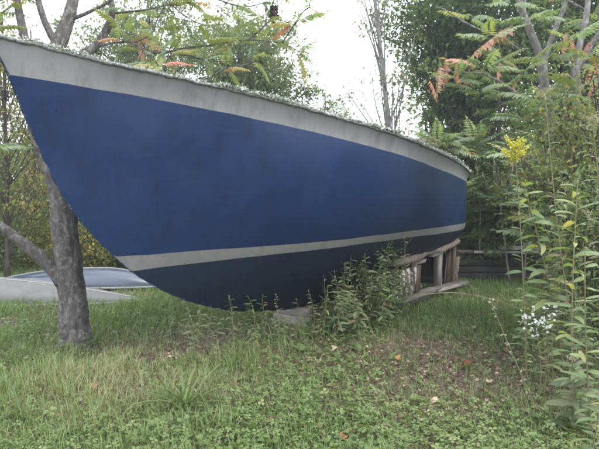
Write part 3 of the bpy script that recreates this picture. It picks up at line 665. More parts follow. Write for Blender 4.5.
twl = [[(112, 13, .3), (125, 12, .3), (150, 9, .25), (172, 4, .2), (195, 2, .15)], [(113, 27, .3), (124, 32, .25), (138, 36, .2)], [(95, 47, .28), (118, 42, .2), (133, 43, .1), (146, 52, .0), (155, 62, -.1), (166, 74, -.15)],
       [(133, 43, .1), (152, 33, .1), (157, 20, .1), (170, -4, .1)], [(146, 52, 0), (165, 52, .1), (185, 48, .2), (205, 46, .25), (228, 42, .3), (246, 40, .3), (268, 41, .35), (284, 44, .35), (298, 51, .35)],
       [(248, 40, .3), (262, 28, .3), (276, 12, .3), (276, -8, .3)], [(282, 43, .35), (292, 28, .3), (303, 12, .3), (310, 7, .3)], [(152, 66, -.05), (166, 57, 0), (185, 55, .1), (205, 60, .15)], [(205, 82, .2), (222, 70, .2), (240, 66, .25), (254, 62, .25)],
       [(82, -12, .15), (140, -8, .2), (200, -5, .3), (240, 6, .35), (262, 3, .35)], [(17, 0), (3, 12, -.1), (-12, 18, -.1)], [(166, -2, .1), (180, 12, .1), (196, 22, .1)]]
tips = []
for p in twl:
    c = limb(p, .013 if len(p) > 4 else .010, .006, 4 * len(p), 6, jit=.1, ridges=0); tips.append((c[-1], c[-1] - c[-3])); 
    for j in range(6, len(c) - 3, 7): tips.append((c[j], np.array([0, 0, 1.]) + rng.normal(0, .4, 3)))
for p, d in list(tips):
    for k in range(2):
        dv = rng.normal(size=3) * [1, .6, .7]; dv /= np.linalg.norm(dv); l = rng.uniform(.15, .4)
        tm.tube([p, p + dv * l * .5 + rng.normal(0, .02, 3), p + dv * l + rng.normal(0, .04, 3)], [.005, .004, .002], 5, rng=rng)
tm.build('trunk', M['bark'], sum1, smooth=True)
for p, d in tips:
    rosette(sum1, p, d + np.array([0, 0, .02]), int(rng.integers(3, 6)), .34, {'green': .5, 'yellow': .44, 'red': .06}, rng)
for (px, py, dy) in ((30, -20, 0), (75, -30, .2), (120, -25, .3), (170, -15, .1), (215, -12, .3), (250, -15, .3), (-10, 30, -.2), (-5, 150, -.1), (5, -5, 0)):
    rosette(sum1, T_(px, py, dy), (0, 0, 1), 6, .36, {'green': .5, 'yellow': .3, 'red': .2}, rng)
cone = MB(); cp = T_(274, 14, .3)
for i in range(60):
    q = rng.random(); a = rng.random() * 6.28; r = .045 * math.sin(min(1, q * 1.4 + .15) * 2.6) + .008
    cone.box(cp + [math.cos(a) * r, math.sin(a) * r, .16 * (q - .5)], axes(rng.normal(size=3)), (.012, .009, .009))
cone.build('fruit_cone', M['darkbark'], sum1, label='dark dried fruit cone hanging among the leaves')
# the sumacs at right
def sumac(name, label, base, paths, rosettes, singles, seed, mixd, size=.4, bark='bark2'):
    rng = np.random.default_rng(seed); t = thing(name, label, 'tree', base, 'sumacs at right'); mb = MB()
    for pts, r0, r1 in paths:
        c = curve(pts, 5 * len(pts)); mb.tube(c, np.linspace(r0, r1, len(c)), 9, jit=.08, ridges=.08, rng=rng)
    mb.build('trunk', M[bark], t, smooth=True)
    for p, n, s in rosettes: rosette(t, p, (rng.normal(0, .3), rng.normal(0, .3), 1), n, s, mixd, rng)
    for k, p0, p1 in singles: frond_at(t, k, p0, p1, rng)
    return t
YR = 7.0
A = lambda px, py, dy=0.0: at(px, py, Y=YR + dy)
b = gpt(X_(556, 7.0), 7.0, -.02)
sumac('sumac_tree', 'forked grey sumac trunk with red and pale green leaves at right', b,
      [([b, A(553, 220), A(549, 150), A(545, 95), A(542, 62)], .085, .06), ([A(543, 66), A(538, 50), (A(528, 25)), A(519, 0), A(512, -40)], .055, .035), ([A(543, 64), A(549, 46), A(557, 25), A(566, 0), A(572, -40)], .04, .025),
       ([A(528, 26), A(524, 10), A(527, -20)], .03, .02), ([A(547, 122), A(535, 106, -.1), A(515, 92, -.3), A(500, 82, -.4), A(483, 73, -.5)], .026, .013), ([A(520, 50, .1), A(500, 38, 0), A(470, 25, -.1), A(442, 8, -.1)], .018, .008),
       ([A(483, 73, -.5), A(462, 72, -.5), A(440, 70, -.5)], .012, .006), ([A(566, 0), A(590, 12)], .02, .01)],
      [(A(482, 70, -.5), 9, .42), (A(478, 92, -.4), 6, .38), (A(500, 60, -.2), 6, .36), (A(470, 18, -.1), 5, .36), (A(565, 95), 6, .38), (A(590, 20), 5, .36), (A(525, 75, -.2), 5, .36), (A(510, 5), 5, .36), (A(560, -8), 6, .38), (A(548, 120, -.3), 5, .36), (A(535, 100, -.5), 7, .42), (A(560, 112, -.5), 7, .42), (A(520, 118, -.5), 7, .42), (A(550, 60, -.4), 6, .40), (A(530, 20, -.3), 6, .40), (A(490, 40, -.4), 6, .40), (A(455, 80, -.5), 5, .38)],
      [('red', A(516, 30, -.2), A(462, 47, -.3)), ('red', A(512, 26, -.1), A(478, 43, -.2)), ('red', A(455, 58, -.5), A(463, 80, -.55)), ('red', A(440, 64, -.5), A(432, 92, -.55)), ('red', A(446, 60, -.4), A(440, 84, -.45)), ('red', A(428, 78, -.5), A(440, 98, -.5)),
       ('red', A(566, 30), A(556, 58)), ('red', A(572, 34), A(580, 60)), ('red', A(556, 78), A(580, 92)), ('red', A(568, 70), A(552, 95)), ('red', A(500, 60), A(492, 84)), ('red', A(548, 2), A(560, -6)), ('red', A(520, 72), A(508, 92))],
      101, {'green': .72, 'yellow': .25, 'red': .03})
b = gpt(X_(590, 6.6), 6.6, -.02); YR = 6.6
sumac('sumac_tree', 'second grey sumac trunk close to the right edge', b,
      [([b, A(585, 220), A(578, 140), A(575, 66)], .075, .055), ([A(575, 68), A(580, 43), A(586, 18), A(590, -30)], .042, .03), ([A(576, 72), A(588, 50), A(600, 30), A(610, -10)], .04, .025)],
      [(A(592, 120), 6, .38), (A(582, 85, -.4), 7, .42), (A(598, 105, -.4), 7, .42), (A(572, 40, -.3), 6, .40), (A(590, 55, -.3), 6, .40), (A(600, 70), 6, .38), (A(575, 100, -.3), 5, .36), (A(600, 20), 6, .38), (A(585, -15), 6, .38)], [('red', A(590, 40), A(575, 62)), ('red', A(598, 75), A(584, 96))], 102, {'green': .55, 'yellow': .3, 'red': .15})
for i, (px, py, Y, n, lb) in enumerate(((443, 148, 10.9, 10, 'low sumac spreading pale leaves just above the stern rail'), (500, 150, 11.3, 10, 'low sumac with feathery leaves beside the conifer'), (530, 178, 11.8, 10, 'low sumac with drooping leaves above the lumber'),
        (560, 150, 6.6, 10, 'low sumac behind the yellow goldenrod plume'), (552, 205, 6.0, 9, 'knee high sumac beside the goldenrods'), (592, 175, 5.6, 9, 'leafy young sumac at the right edge'), (495, 205, 11.7, 8, 'short sumac in front of the dark shrub'), (575, 235, 6.4, 8, 'short sumac low in the right thicket'), (436, 142, 10.8, 11, 'sumac spreading over the rail left of the stern corner'), (474, 146, 10.9, 11, 'sumac arching beside the stern corner'), (520, 158, 10.2, 11, 'full sumac between the conifer and the goldenrod plume'), (545, 140, 8.4, 11, 'full sumac just behind the goldenrod plume'), (490, 178, 11.2, 11, 'sumac drooping right of the stern'), (556, 195, 9.0, 10, 'sumac filling the thicket behind the goldenrods'))):
    tip = at(px, py, Y=Y); b = gpt(tip[0] + .15, Y + .1, -.02); m = (tip + b) / 2 + [.08, 0, .1]
    q_ = 1.0 if Y < 9 else 1.3
    sumac('young_sumac', lb, b, [([b, m, tip], .022, .010), ([m, m + [.2, -.1, .25], m + [.35, -.1, .4]], .012, .007), ([m, m + [-.15, .1, .2], m + [-.35, .1, .3]], .012, .007)],
          [(tip, n + 2, .48 * q_), (tip + [.1, .1, -.15], 6, .46 * q_), (m + [.35, -.1, .4], 7, .4 * q_), (m + [-.35, .1, .3], 7, .4 * q_), (m + [0, 0, .1], 5, .36 * q_)], [], 210 + i, {'green': .8, 'yellow': .18, 'red': .02}, bark='paletwig')

# ------------------------------------------------------------------ tall weeds, one thing each, every leaf its own part
def blade_mesh(name, mat, width, arch, fold=.12, n=5):
    s = np.linspace(0, 1, n + 1); w = width * np.sin(np.pi * np.clip(s * .92 + .06, 0, 1)) ** .8 * .5; w[-1] = 0
    zc = .10 * s - arch * s ** 2; V = []
    for q, ww, z in zip(s[:-1], w[:-1], zc[:-1]): V += [[q, ww, z + fold * ww * 2], [q, 0, z], [q, -ww, z + fold * ww * 2]]
    V.append([1 - arch * .2, 0, zc[-1]]); T = []
    for i in range(n - 1):
        a = 3 * i; T += [[a, a + 3, a + 1], [a + 1, a + 3, a + 4], [a + 1, a + 4, a + 2], [a + 2, a + 4, a + 5]]
    a = 3 * (n - 1); e = len(V) - 1; T += [[a, e, a + 1], [a + 1, e, a + 2]]
    return make_mesh(name, np.array(V), np.array(T), mat, smooth=True)
WM = {'green': leaf_mat('weed_leaf_green', [(0, (.07, .12, .045)), (.6, (.12, .18, .07)), (1, (.18, .22, .10))], .35, .5, True),
      'pale': leaf_mat('weed_leaf_pale', [(0, (.13, .185, .085)), (.6, (.18, .24, .11)), (.85, (.25, .28, .12)), (1, (.33, .29, .13))], .4, .5, True),
      'dull': leaf_mat('weed_leaf_dull', [(0, (.065, .09, .042)), (.5, (.11, .14, .07)), (.85, (.16, .16, .09)), (1, (.19, .135, .09))], .3, .6, True)}
BL = {k: [blade_mesh('weed_leaf_' + k, m, .17 + .045 * j, .15 + .25 * j) for j in range(3)] for k, m in WM.items()}
M['yellow'] = leaf_mat('goldenrod_yellow', [(0, (.34, .31, .03)), (.5, (.46, .43, .06)), (1, (.54, .52, .14))], .3, .7)
M['petal'] = leaf_mat('aster_white', [(0, (.36, .36, .39)), (1, (.5, .5, .5))], .3, .6)
M['seed'] = leaf_mat('pale_buds', [(0, (.22, .20, .13)), (1, (.36, .34, .25))], .2, .8)
def weed(name, label, base, tip, leaf_n, leaf_len, pal, seed, group=None, stem_r=.006, bow=.12, up=.35, lo=.12, flower=None, cat='weed', side=0, taper=.6):
    rng = np.random.default_rng(seed); base = np.array(base, float); tip = np.array(tip, float)
    t = thing(name, label, cat, base, group); h = np.linalg.norm(tip - base)
    bend = rng.normal(0, 1, 3) * [1, 1, 0]; bend /= np.linalg.norm(bend)
    c = curve([base - [0, 0, .03], base + (tip - base) * .5 + bend * bow * h * .5, tip], 14)
    mb = MB(); mb.tube(c, np.linspace(stem_r, stem_r * .45, 14), 6, rng=rng)
    for k in range(side):
        q = rng.uniform(.45, .9); p = c[int(q * 13)]; a = rng.random() * 6.28; d = np.array([math.cos(a), math.sin(a), .9]) * h * .13
        mb.tube([p, p + d * .5, p + d], [stem_r * .5, stem_r * .4, stem_r * .25], 5, rng=rng)
    mb.build('stem', M['stem'], t, tint=None) if False else obj('stem', np.concatenate(mb.V), ([np.concatenate(mb.Q)] + ([np.concatenate(mb.T)] if mb.T else [])), M['stem'], t, tint=np.full(mb.n, rng.random()), smooth=True)
    leaf_n = int(leaf_n * 1.35)
    for i in range(leaf_n):
        q = lo + (1 - lo) * (i + .5 * rng.random()) / leaf_n; f = q * 13; j = min(12, int(f)); p = c[j] + (c[j + 1] - c[j]) * (f - j)
        a = i * 2.399 + rng.normal(0, .25); d = np.array([math.cos(a), math.sin(a), up * rng.uniform(.3, 1.4) * (.4 + q)])
        s = leaf_len * rng.uniform(.75, 1.2) * (1 - taper * q ** 3) * (.7 + .3 * min(1, q * 3))
        inst('leaf', BL[pal][rng.integers(3)], t, p, axes(d, (0, -.35, 1), rng.uniform(-.7, .7)), s)
    if flower: flower(t, c, rng)
    return t
def plume(size, n=7, mat='yellow', dens=46, rad=.35):
    def f(t, c, rng):
        top = c[-1]; fl = MB(); stems = MB(); P_ = []
        for k in range(n):
            a = k * 2.4 + rng.random(); d = np.array([math.cos(a) * rad * 2, math.sin(a) * rad * 2, rng.uniform(.3, 1.0)]); d /= np.linalg.norm(d)
            p0 = top - [0, 0, size * .6 * k / n]; e = p0 + d * size * rng.uniform(.45, .8); stems.tube([p0, (p0 + e) / 2 + [0, 0, .02], e + [0, 0, -.01]], [.0025, .002, .001], 4, cap=False, rng=rng)
            P_.append(p0 + (e - p0) * rng.uniform(.2, 1.05, dens)[:, None] + rng.normal(0, size * .045, (dens, 3)))
        P_.append(top + rng.normal(0, size * .08, (dens, 3)) + np.array([0, 0, size * .15])); P_ = np.concatenate(P_)
        V, T, ti = leaves(P_, rng.normal(size=P_.shape), size * .09 * rng.uniform(.6, 1.2, len(P_)), rng, .9)
        obj('flower_head', V, T, M[mat], t, tint=ti, kind='stuff')
    return f
def buds(mat='seed', n=26, s=.007):
    def f(t, c, rng):
        mb = MB()
        for k in range(n):
            p = c[int(rng.uniform(3, 13.9))] + rng.normal(0, .008, 3)
            mb.box(p, axes(rng.normal(size=3)), (s, s * .7, s * .7), s * .3, rng)
        obj('buds', np.concatenate(mb.V), np.concatenate(mb.Q), M[mat], t, tint=np.repeat(rng.random(n), 8), kind='stuff')
    return f
def up_to(px, py, Y, bx=None, by_=None):
    """tip seen at a pixel at depth Y, base on the ground below a given pixel column"""
    tip = at(px, py, Y=Y); x = X_(bx if bx is not None else px, Y); return gpt(x, Y + .05), tip
GR = 'tall weeds at right'
b, t_ = up_to(524, 184, 4.5, 572); weed('goldenrod', 'leaning goldenrod with a tiny yellow flower tip and long pale leaves', b, t_, 34, .20, 'pale', 301, GR, .0075, .05, .25, .2, plume(.06, 4, dens=24), 'plant', taper=.25)
b, t_ = up_to(515, 150, 4.4, 532); weed('goldenrod', 'tall goldenrod topped by a bright yellow plume', b, t_, 30, .15, 'green', 302, GR, .007, .04, .3, .1, plume(.20, 12, dens=70), 'plant')
b, t_ = up_to(578, 178, 3.7, 580); weed('goldenrod', 'upright weed with large yellowing lance shaped leaves near the right edge', b, t_, 30, .19, 'pale', 303, GR, .007, .04, .35, .08, None, 'plant', taper=.25)
b, t_ = up_to(545, 92, 4.3, 590); weed('goldenrod', 'tall slender weed rising in front of the forked sumac', b, t_, 40, .11, 'dull', 304, GR, .006, .04, .3, .2, plume(.14, 8, 'seed', 30), 'plant')
b, t_ = up_to(592, 120, 3.9, 612); weed('goldenrod', 'tall weed with a dull seed plume at the right edge', b, t_, 40, .12, 'dull', 305, GR, .006, .04, .3, .2, plume(.16, 9, 'seed', 30), 'plant')
b, t_ = up_to(585, 250, 3.3, 602); weed('goldenrod', 'short pale leaved weed low at the right edge', b, t_, 22, .15, 'pale', 306, GR, .006, .05, .3, .05, None, 'plant')
b, t_ = up_to(490, 300, 3.75, 548); weed('leaning_stalk', 'thin bare stalk with pale buds leaning left over the brown litter', b, t_, 5, .06, 'dull', 307, None, .005, .05, .3, .5, buds(), 'stalk')
rw = np.random.default_rng(310)
spots = [(560, 205, 5.0), (548, 235, 5.3), (572, 150, 5.2), (598, 160, 4.6), (560, 262, 4.4), (590, 215, 4.2), (605, 285, 3.6), (552, 288, 4.8), (608, 330, 3.3), (578, 300, 4.1), (534, 268, 5.6), (582, 110, 5.6), (603, 90, 5.0), (566, 185, 4.6), (545, 180, 5.8), (612, 230, 4.0), (604, 380, 3.0), (572, 360, 3.5)]
words = ['bushy weed', 'slender weed', 'tall leafy weed', 'young weed', 'drooping weed', 'spindly weed']
where = ['between the goldenrods', 'beside the knee high sumac', 'in front of the second sumac trunk', 'at the right edge of the thicket', 'above the white asters', 'behind the yellowing weed', 'low by the right margin', 'just behind the asters', 'in the lower right corner', 'right of the white asters', 'where grass meets the thicket', 'high among the sumac leaves',
         'topping the right margin', 'crowding the tall goldenrod', 'below the forked trunk', 'cut off by the right margin', 'nearest the bottom right corner', 'under the yellowing weed']
for i, (px, py, Y) in enumerate(spots):
    b, t_ = up_to(px, py, Y, px + rw.uniform(-15, 25))
    weed('weed', '%s %s' % (words[i % 6], where[i]), b, t_, int(rw.integers(22, 36)), rw.uniform(.10, .17), ['green', 'pale', 'dull'][i % 3], 320 + i, GR, .005, .12, .35, .05, plume(.10, 6, 'seed', 18) if i % 4 == 1 else None)
# white asters
def aster_head(t, c, rng):
    for k in range(22):
        p = c[-1] + rng.normal(0, .042, 3) * [1, 1, .75]; n = axes(rng.normal(0, .5, 3) + [0, -.5, .8])
        mb = MB()
        for j in range(9):
            a = j * .698; d = n[:, 1] * math.cos(a) + n[:, 2] * math.sin(a); s = np.cross(n[:, 0], d)
            mb.add(np.array([p, p + d * .007 + s * .0028, p + d * .0125, p + d * .007 - s * .0028]), None, [[0, 1, 2], [0, 2, 3]])
        obj('flower', np.concatenate(mb.V), np.concatenate(mb.T), M['petal'], t, tint=np.full(mb.n, rng.random()))
for i, (px, py, lb) in enumerate(((528, 316, 'white aster cluster at the left of the group by the thicket'), (541, 322, 'white aster cluster in the middle of the group by the thicket'), (552, 312, 'white aster cluster at the right of the group by the thicket'), (536, 330, 'lowest white aster cluster by the thicket'))):
    b, t_ = up_to(px, py, 4.0 + .04 * i, px + 8); weed('aster', lb, b, t_, 10, .06, 'green', 350 + i, 'white asters', .004, .1, .3, .1, aster_head, 'flower')
# weeds in front of the cradle
GC = 'weeds growing in front of the cradle'
cs = [(405, 226, 7.05, 'tallest bushy weed reaching over the pale stripe near the cradle', 46, .10, 'green'), (392, 240, 6.9, 'bushy weed against the painted cradle boards', 44, .10, 'green'), (378, 244, 6.8, 'leafy weed left of the painted cradle boards', 40, .11, 'green'),
      (364, 250, 6.6, 'leafy weed in the middle of the clump below the stripe', 36, .12, 'dull'), (352, 244, 6.5, 'slender weed touching the pale stripe', 32, .12, 'dull'), (345, 262, 6.4, 'leaning weed in the clump before the dark bottom', 32, .13, 'dull'), (334, 270, 6.3, 'broad leaved weed at the front of the clump', 30, .14, 'dull'),
      (319, 248, 6.4, 'single thin stalk with small buds against the dark bottom', 6, .05, 'dull'), (328, 285, 6.1, 'short weed at the left of the cradle clump', 26, .12, 'green'), (372, 275, 6.4, 'short dull weed in the cradle clump', 28, .12, 'dull'), (386, 268, 6.5, 'rusty weed beside the painted boards', 30, .11, 'dull'),
      (358, 285, 6.1, 'low green weed in front of the clump', 26, .12, 'green'), (399, 262, 6.75, 'green weed hiding the front cradle post', 34, .10, 'green'), (410, 283, 6.9, 'small weed on the front skid', 18, .08, 'green'), (343, 300, 5.9, 'drooping weed at the foot of the clump', 24, .12, 'dull'), (368, 236, 6.9, 'thin weed with tip above the stripe edge', 30, .09, 'green')]
for i, (px, py, Y, lb, n, ln, pal) in enumerate(cs):
    b, t_ = up_to(px, py, Y, px + rw.uniform(-14, 6)); weed('weed', lb, b, t_, n, ln, pal, 400 + i, GC, .005, .10, .3, .05 if n > 10 else .4, buds(n=14) if n < 10 else None, side=3)
for i, (px, Y, zt, rx, pal, lb) in enumerate(((386, 7.0, 1.12, .24, 'pale', 'bushy small leaved shrub covering the painted end of the cradle'), (364, 6.75, .9, .28, 'mid', 'small leaved shrub beside the cradle against the dark bottom'))):
    simple('bush', lb, px, Y, zt, .2, rx, 20, 5, 8, .05, pal, 460 + i, r=.012, cat='shrub', group=GC, droop=.0, spread=.05, width=.4)
pls = ['at the left end of the cradle clump', 'left of centre in the cradle clump', 'at the heart of the cradle clump', 'right of centre in the cradle clump', 'nearest the painted boards']
for i in range(15):
    px = 326 + 72 * (i + rw.random()) / 15; Y = 6.0 + .8 * (px - 326) / 72 + rw.uniform(-.2, .15); zt = (.35 + .6 * (px - 326) / 72) * rw.uniform(.7, 1.25); b = gpt(X_(px, Y), Y)
    weed('weed', '%s wispy weed %s' % (['arching', 'upright', 'drooping'][i % 3], pls[i // 3]), b, b + [rw.normal(0, .12), rw.normal(0, .08), zt], int(rw.integers(20, 32)), rw.uniform(.11, .16), ['green', 'pale', 'dull'][i % 3], 640 + i, GC, .004, .3, .1, .08, None, side=2)
# low weeds along the shaded foot of the hull
GH = 'weeds along the foot of the hull'
hs_ = [(196, 290, 'small palmate weed nearest the bow along the hull foot'), (212, 286, 'thin weed second from the bow along the hull foot'), (228, 292, 'low dull weed left of the leaning stalk under the hull'), (242, 284, 'weed with drooping tip under the middle of the hull'), (262, 282, 'taller weed rising just left of the keel block'), (276, 296, 'weed in front of the keel block'),
       (296, 298, 'weed right of the keel block'), (308, 290, 'weed between keel block and cradle clump'), (184, 300, 'grassy weed where the bow meets the ground'), (252, 302, 'short rusty weed under the middle of the hull'), (220, 305, 'tangled low weed below the dark bottom')]
for i, (px, py, lb) in enumerate(hs_):
    Y = 5.6 + .5 * (px - 184) / 124 + rw.uniform(-.1, .15); b, t_ = up_to(px, py, Y, px + rw.uniform(-14, 14)); weed('weed', lb, b, t_, int(rw.integers(14, 24)), rw.uniform(.09, .13), ['green', 'dull', 'dull'][i % 3], 430 + i, GH, .004, .2, .25, .1, buds('seed', 10) if i % 3 == 2 else None)
pls = ['nearest the bow', 'just aft of the bow', 'under the forward quarter of the hull', 'left of the yellow flowers', 'above the yellow flowers', 'under the middle of the hull', 'left of the keel block', 'at the corner of the keel block', 'right beside the keel block', 'between block and cradle weeds', 'at the edge of the cradle weeds']
for i in range(33):
    px = 178 + 150 * (i + rw.random()) / 33; Y = 5.45 + .55 * (px - 178) / 150 + rw.uniform(-.25, .3); zt = rw.uniform(.16, .42); x = X_(px, Y); b = gpt(x, Y)
    weed('weed', '%s low scraggly weed %s' % (['small green', 'dull', 'rusty stemmed'][i % 3], pls[i // 3]), b, b + [rw.normal(0, .10), rw.normal(0, .08), zt], int(rw.integers(7, 14)), rw.uniform(.06, .11), ['green', 'dull', 'dull'][i % 3], 600 + i, GH, .003, .35, .2, .1, buds('seed', 6, .005) if i % 5 == 0 else None)
for i, (px, py, lb) in enumerate(((233, 331, 'small weed with yellow flowers below the middle of the hull'), (256, 343, 'tiny yellow flowered weed nearer than its neighbour'))):
    p = on_ground(px, py + 12); weed('weed', lb, p, p + [0, 0, .14], 10, .06, 'pale', 450 + i, None, .003, .1, .3, .05, plume(.06, 5, 'yellow', 10))
p = on_ground(96, 440); weed('clover', 'pale flowered weed in the dry grass at lower left', p, p + [0, 0, .2], 12, .05, 'pale', 455, None, .003, .1, .3, .3, plume(.03, 3, 'petal', 14))
# arched dry stalk lying over the grass by the cradle
ds = MB(); c = curve([at(404, 299, 7.1), at(430, 294, 6.9), at(456, 293, 6.7), at(492, 299, 6.5), at(520, 309, 6.3)], 24); ds.tube(c, np.linspace(.008, .004, 24), 6)
ds.build('dry_stalk', M['drystalk'], base=c[-1] * [1, 1, 0], label='long pale dry stalk arching over the grass beside the cradle', cat='stalk')
# coarse grass tufts and broad-leaved rosettes
TM = leaf_mat('tuft_blade', [(0, (.06, .10, .035)), (.6, (.10, .15, .055)), (1, (.16, .19, .08))], .35, .5, True)
TB = [blade_mesh('tuft_blade', TM, .045, .45 + .2 * j, .3, 6) for j in range(3)]
def tuft(label, px, py, n, ln, seed, me=TB, name='grass_tuft', part='blade', up=(.8, 2.2)):
    rng = np.random.default_rng(seed); p = on_ground(px, py); t = thing(name, label, 'grass' if me is TB else 'plant', p, 'coarse grass tufts' if me is TB else 'broad leaved rosettes')
    for i in range(n):
        a = rng.random() * 6.28; d = np.array([math.cos(a), math.sin(a), rng.uniform(*up)]); inst(part, me[rng.integers(3)], t, p + rng.normal(0, .015, 3) * [1, 1, 0], axes(d, (0, 0, 1), rng.uniform(-.2, .2)), ln * rng.uniform(.6, 1.1))
for i, (px, py, n, ln, lb) in enumerate(((185, 412, 26, .42, 'large coarse grass tuft in the lower left'), (172, 400, 14, .36, 'smaller grass tuft behind the large one'), (92, 350, 16, .34, 'grass tuft at the right foot of the sumac trunk'), (240, 350, 14, .26, 'grass tuft under the middle of the hull'), (345, 342, 16, .28, 'grass tuft at the foot of the cradle weeds'), (20, 425, 20, .34, 'grass tuft in the lower left corner'), (480, 330, 12, .22, 'grass tuft on the lawn right of the cradle'), (130, 322, 14, .30, 'grass tuft on the lawn under the bow'), (168, 318, 14, .3, 'grass tuft where the bow shades the lawn'))):
    tuft(lb, px, py, n, ln, 500 + i)
DM = leaf_mat('dock_leaf', [(0, (.06, .11, .035)), (.6, (.10, .16, .05)), (1, (.15, .19, .07))], .3, .45, True)
DL = [blade_mesh('dock_leaf', DM, .42 + .08 * j, .3 + .1 * j, .12, 6) for j in range(3)]
for i, (px, py, n, ln, lb) in enumerate(((515, 408, 5, .15, 'broad dock leaves by the leaning stalk'), (360, 352, 8, .17, 'dock rosette in front of the cradle weeds'), (300, 352, 7, .13, 'broad leaved rosette before the keel block'), (560, 425, 6, .14, 'broad leaves in the lower right'), (340, 420, 6, .09, 'small broad leaved rosette in the front centre'), (420, 405, 6, .09, 'small broad leaved rosette beside the brown litter'), (230, 430, 6, .09, 'small broad leaved rosette at lower left of centre'), (465, 438, 7, .1, 'broad leaved rosette at the bottom right'), (390, 440, 6, .1, 'broad leaved rosette at the bottom centre'), (290, 400, 6, .08, 'small rosette in the clover before the hull'))):
    tuft(lb, px, py, n, ln, 520 + i, DL, 'dock_plant', 'leaf', (.3, 1.1))
# fallen leaves big enough to pick out
fl = [(466, 367, 'red', 'small red fallen leaf on the brown litter'), (488, 385, 'pale', 'pale tan fallen leaf on the brown litter'), (335, 352, 'pale', 'pale curled leaf near the foot of the cradle weeds'), (434, 407, 'pale', 'tan fallen leaf in the clover right of centre'), (270, 428, 'brown', 'brown curled leaf at the bottom left of centre'), (397, 362, 'orange', 'orange brown leaf in the grass below the skid'), (473, 330, 'pale', 'pale leaf on the lawn right of the cradle'), (345, 443, 'orange', 'orange leaf at the bottom centre edge'), (95, 392, 'orange', 'orange leaf in the dry grass at left'), (505, 355, 'brown', 'brown leaf at the back of the litter patch')]
fc = {'red': (.35, .04, .035), 'pale': (.50, .38, .27), 'brown': (.17, .09, .055), 'orange': (.38, .18, .09)}
FMm = {k: leaf_mat('fallen_' + k, [(0, tuple(.8 * x for x in v)), (1, v)], .2, .7, True) for k, v in fc.items()}
for i, (px, py, cl, lb) in enumerate(fl):
    rng = np.random.default_rng(560 + i); p = on_ground(px, py) + [0, 0, .045]
    a = np.linspace(0, 2 * math.pi, 14, endpoint=False); r = .036 * (1 + .22 * np.sin(a * 5 + i)) * rng.uniform(.85, 1.15, 14)
    V = np.stack([np.cos(a) * r, np.sin(a) * r * .7, .018 * np.cos(2 * a + i) + rng.normal(0, .003, 14)], 1); V = np.concatenate([V, [[0, 0, 0]]]) @ axes(rng.normal(0, .35, 3) + [1, 0, .1], (rng.normal(0, .3), -.5, 1)).T + p
    k = np.arange(14); obj('fallen_leaf', V, np.stack([k, (k + 1) % 14, np.full(14, 14)], 1), FMm[cl], base=p, label=lb, cat='leaf', group='fallen leaves')

# ------------------------------------------------------------------ grass, clover and litter
rng = np.random.default_rng(99)
def scatter(n, y0, y1, power, margin=.7):
    u = rng.random(n); Y = (y0 ** power + u * (y1 ** power - y0 ** power)) ** (1 / power)
    return (rng.random(n) * 2 - 1) * (.62 * Y + margin), Y
def to_px(x, y, z=0.0):
    d = y * _c - (z - EYE) * _s; return CX + F * x / d, CY - F * (y * _s + (z - EYE) * _c) / d
def blob(px, py, cx, cy, rx, ry): return np.exp(-((px - cx) / rx) ** 2 - ((py - cy) / ry) ** 2)
# patches on the ground, in metres
def pm(x, y, p, r): return np.exp(-((x - p[0]) ** 2 / r[0] ** 2 + (y - p[1]) ** 2 / r[1] ** 2))
pl = on_ground(490, 372); pd = on_ground(110, 385); pc = on_ground(330, 415); pr = on_ground(470, 300)
litter = lambda x, y: np.clip(pm(x, y, pl, (1.25, 1.0)) * 2.0 * (.45 + .9 * fbm(x * 2.5, y * 2.5, 57)) + .5 * pm(x, y, on_ground(200, 345), (1.6, .7)), 0, 1)
dry = lambda x, y: np.clip(.85 * pm(x, y, pd, (1.2, .85)) + .5 * pm(x, y, on_ground(150, 345), (1.2, .5)), 0, 1)
def under_hull(x, y):
    t = (x - BW[0]) * UU[0] + (y - BW[1]) * UU[1]; n = np.abs((x - BW[0]) * NN[0] + (y - BW[1]) * NN[1])
    return (t > 1.2) & (t < 7.5) & (n < .30 * hb(np.clip(t, 0, LB)))
def foot(x, y):
    t = (x - BW[0]) * UU[0] + (y - BW[1]) * UU[1]; n = (x - BW[0]) * NN[0] + (y - BW[1]) * NN[1]
    return np.exp(-((n - .55) / .4) ** 2) * np.clip((t - 1.2) * 2, 0, 1) * np.clip((5.2 - t) * 2, 0, 1)
def grass(name, label, n, y0, y1, power, hfun, wid, mat, keep, lean=(.25, .8), tint=lambda x, y, k: rng.random(k)):
    x, y = scatter(n, y0, y1, power); k = rng.random(n) < keep(x, y); k &= ~(under_hull(x, y) & (rng.random(n) < .93)); x, y = x[k], y[k]; n = len(x)
    z = ground_z(x, y); h = hfun(x, y) * rng.uniform(.5, 1.35, n); a = rng.random(n) * 6.283; ln = rng.uniform(*lean, n) * h
    w = wid * rng.uniform(.6, 1.4, n) * (1 + .10 * np.maximum(y - 4, 0)); sx, sy = -np.sin(a), np.cos(a)
    V = np.zeros((n, 7, 3))
    for i, (f, ww) in enumerate(((0, 1), (.4, .9), (.75, .6))):
        for j, sg in enumerate((-1, 1)):
            V[:, 2 * i + j] = np.stack([x + np.cos(a) * ln * f ** 2 + sx * w * ww * sg, y + np.sin(a) * ln * f ** 2 + sy * w * ww * sg, z - .008 + h * (f - .18 * f ** 3 * ln / h)], 1)
    V[:, 6] = np.stack([x + np.cos(a) * ln, y + np.sin(a) * ln, z + h * (1 - .35 * ln / h)], 1)
    b0 = (np.arange(n) * 7)[:, None]
    Q = np.concatenate([b0 + np.array([0, 1, 3, 2]), b0 + np.array([2, 3, 5, 4])]); T = b0 + np.array([4, 5, 6])
    ti = np.clip(tint(x, y, n), 0, 1)
    obj(name, V.reshape(-1, 3), [Q, T], mat, tint=np.repeat(ti, 7), kind='stuff', label=label, cat='grass')
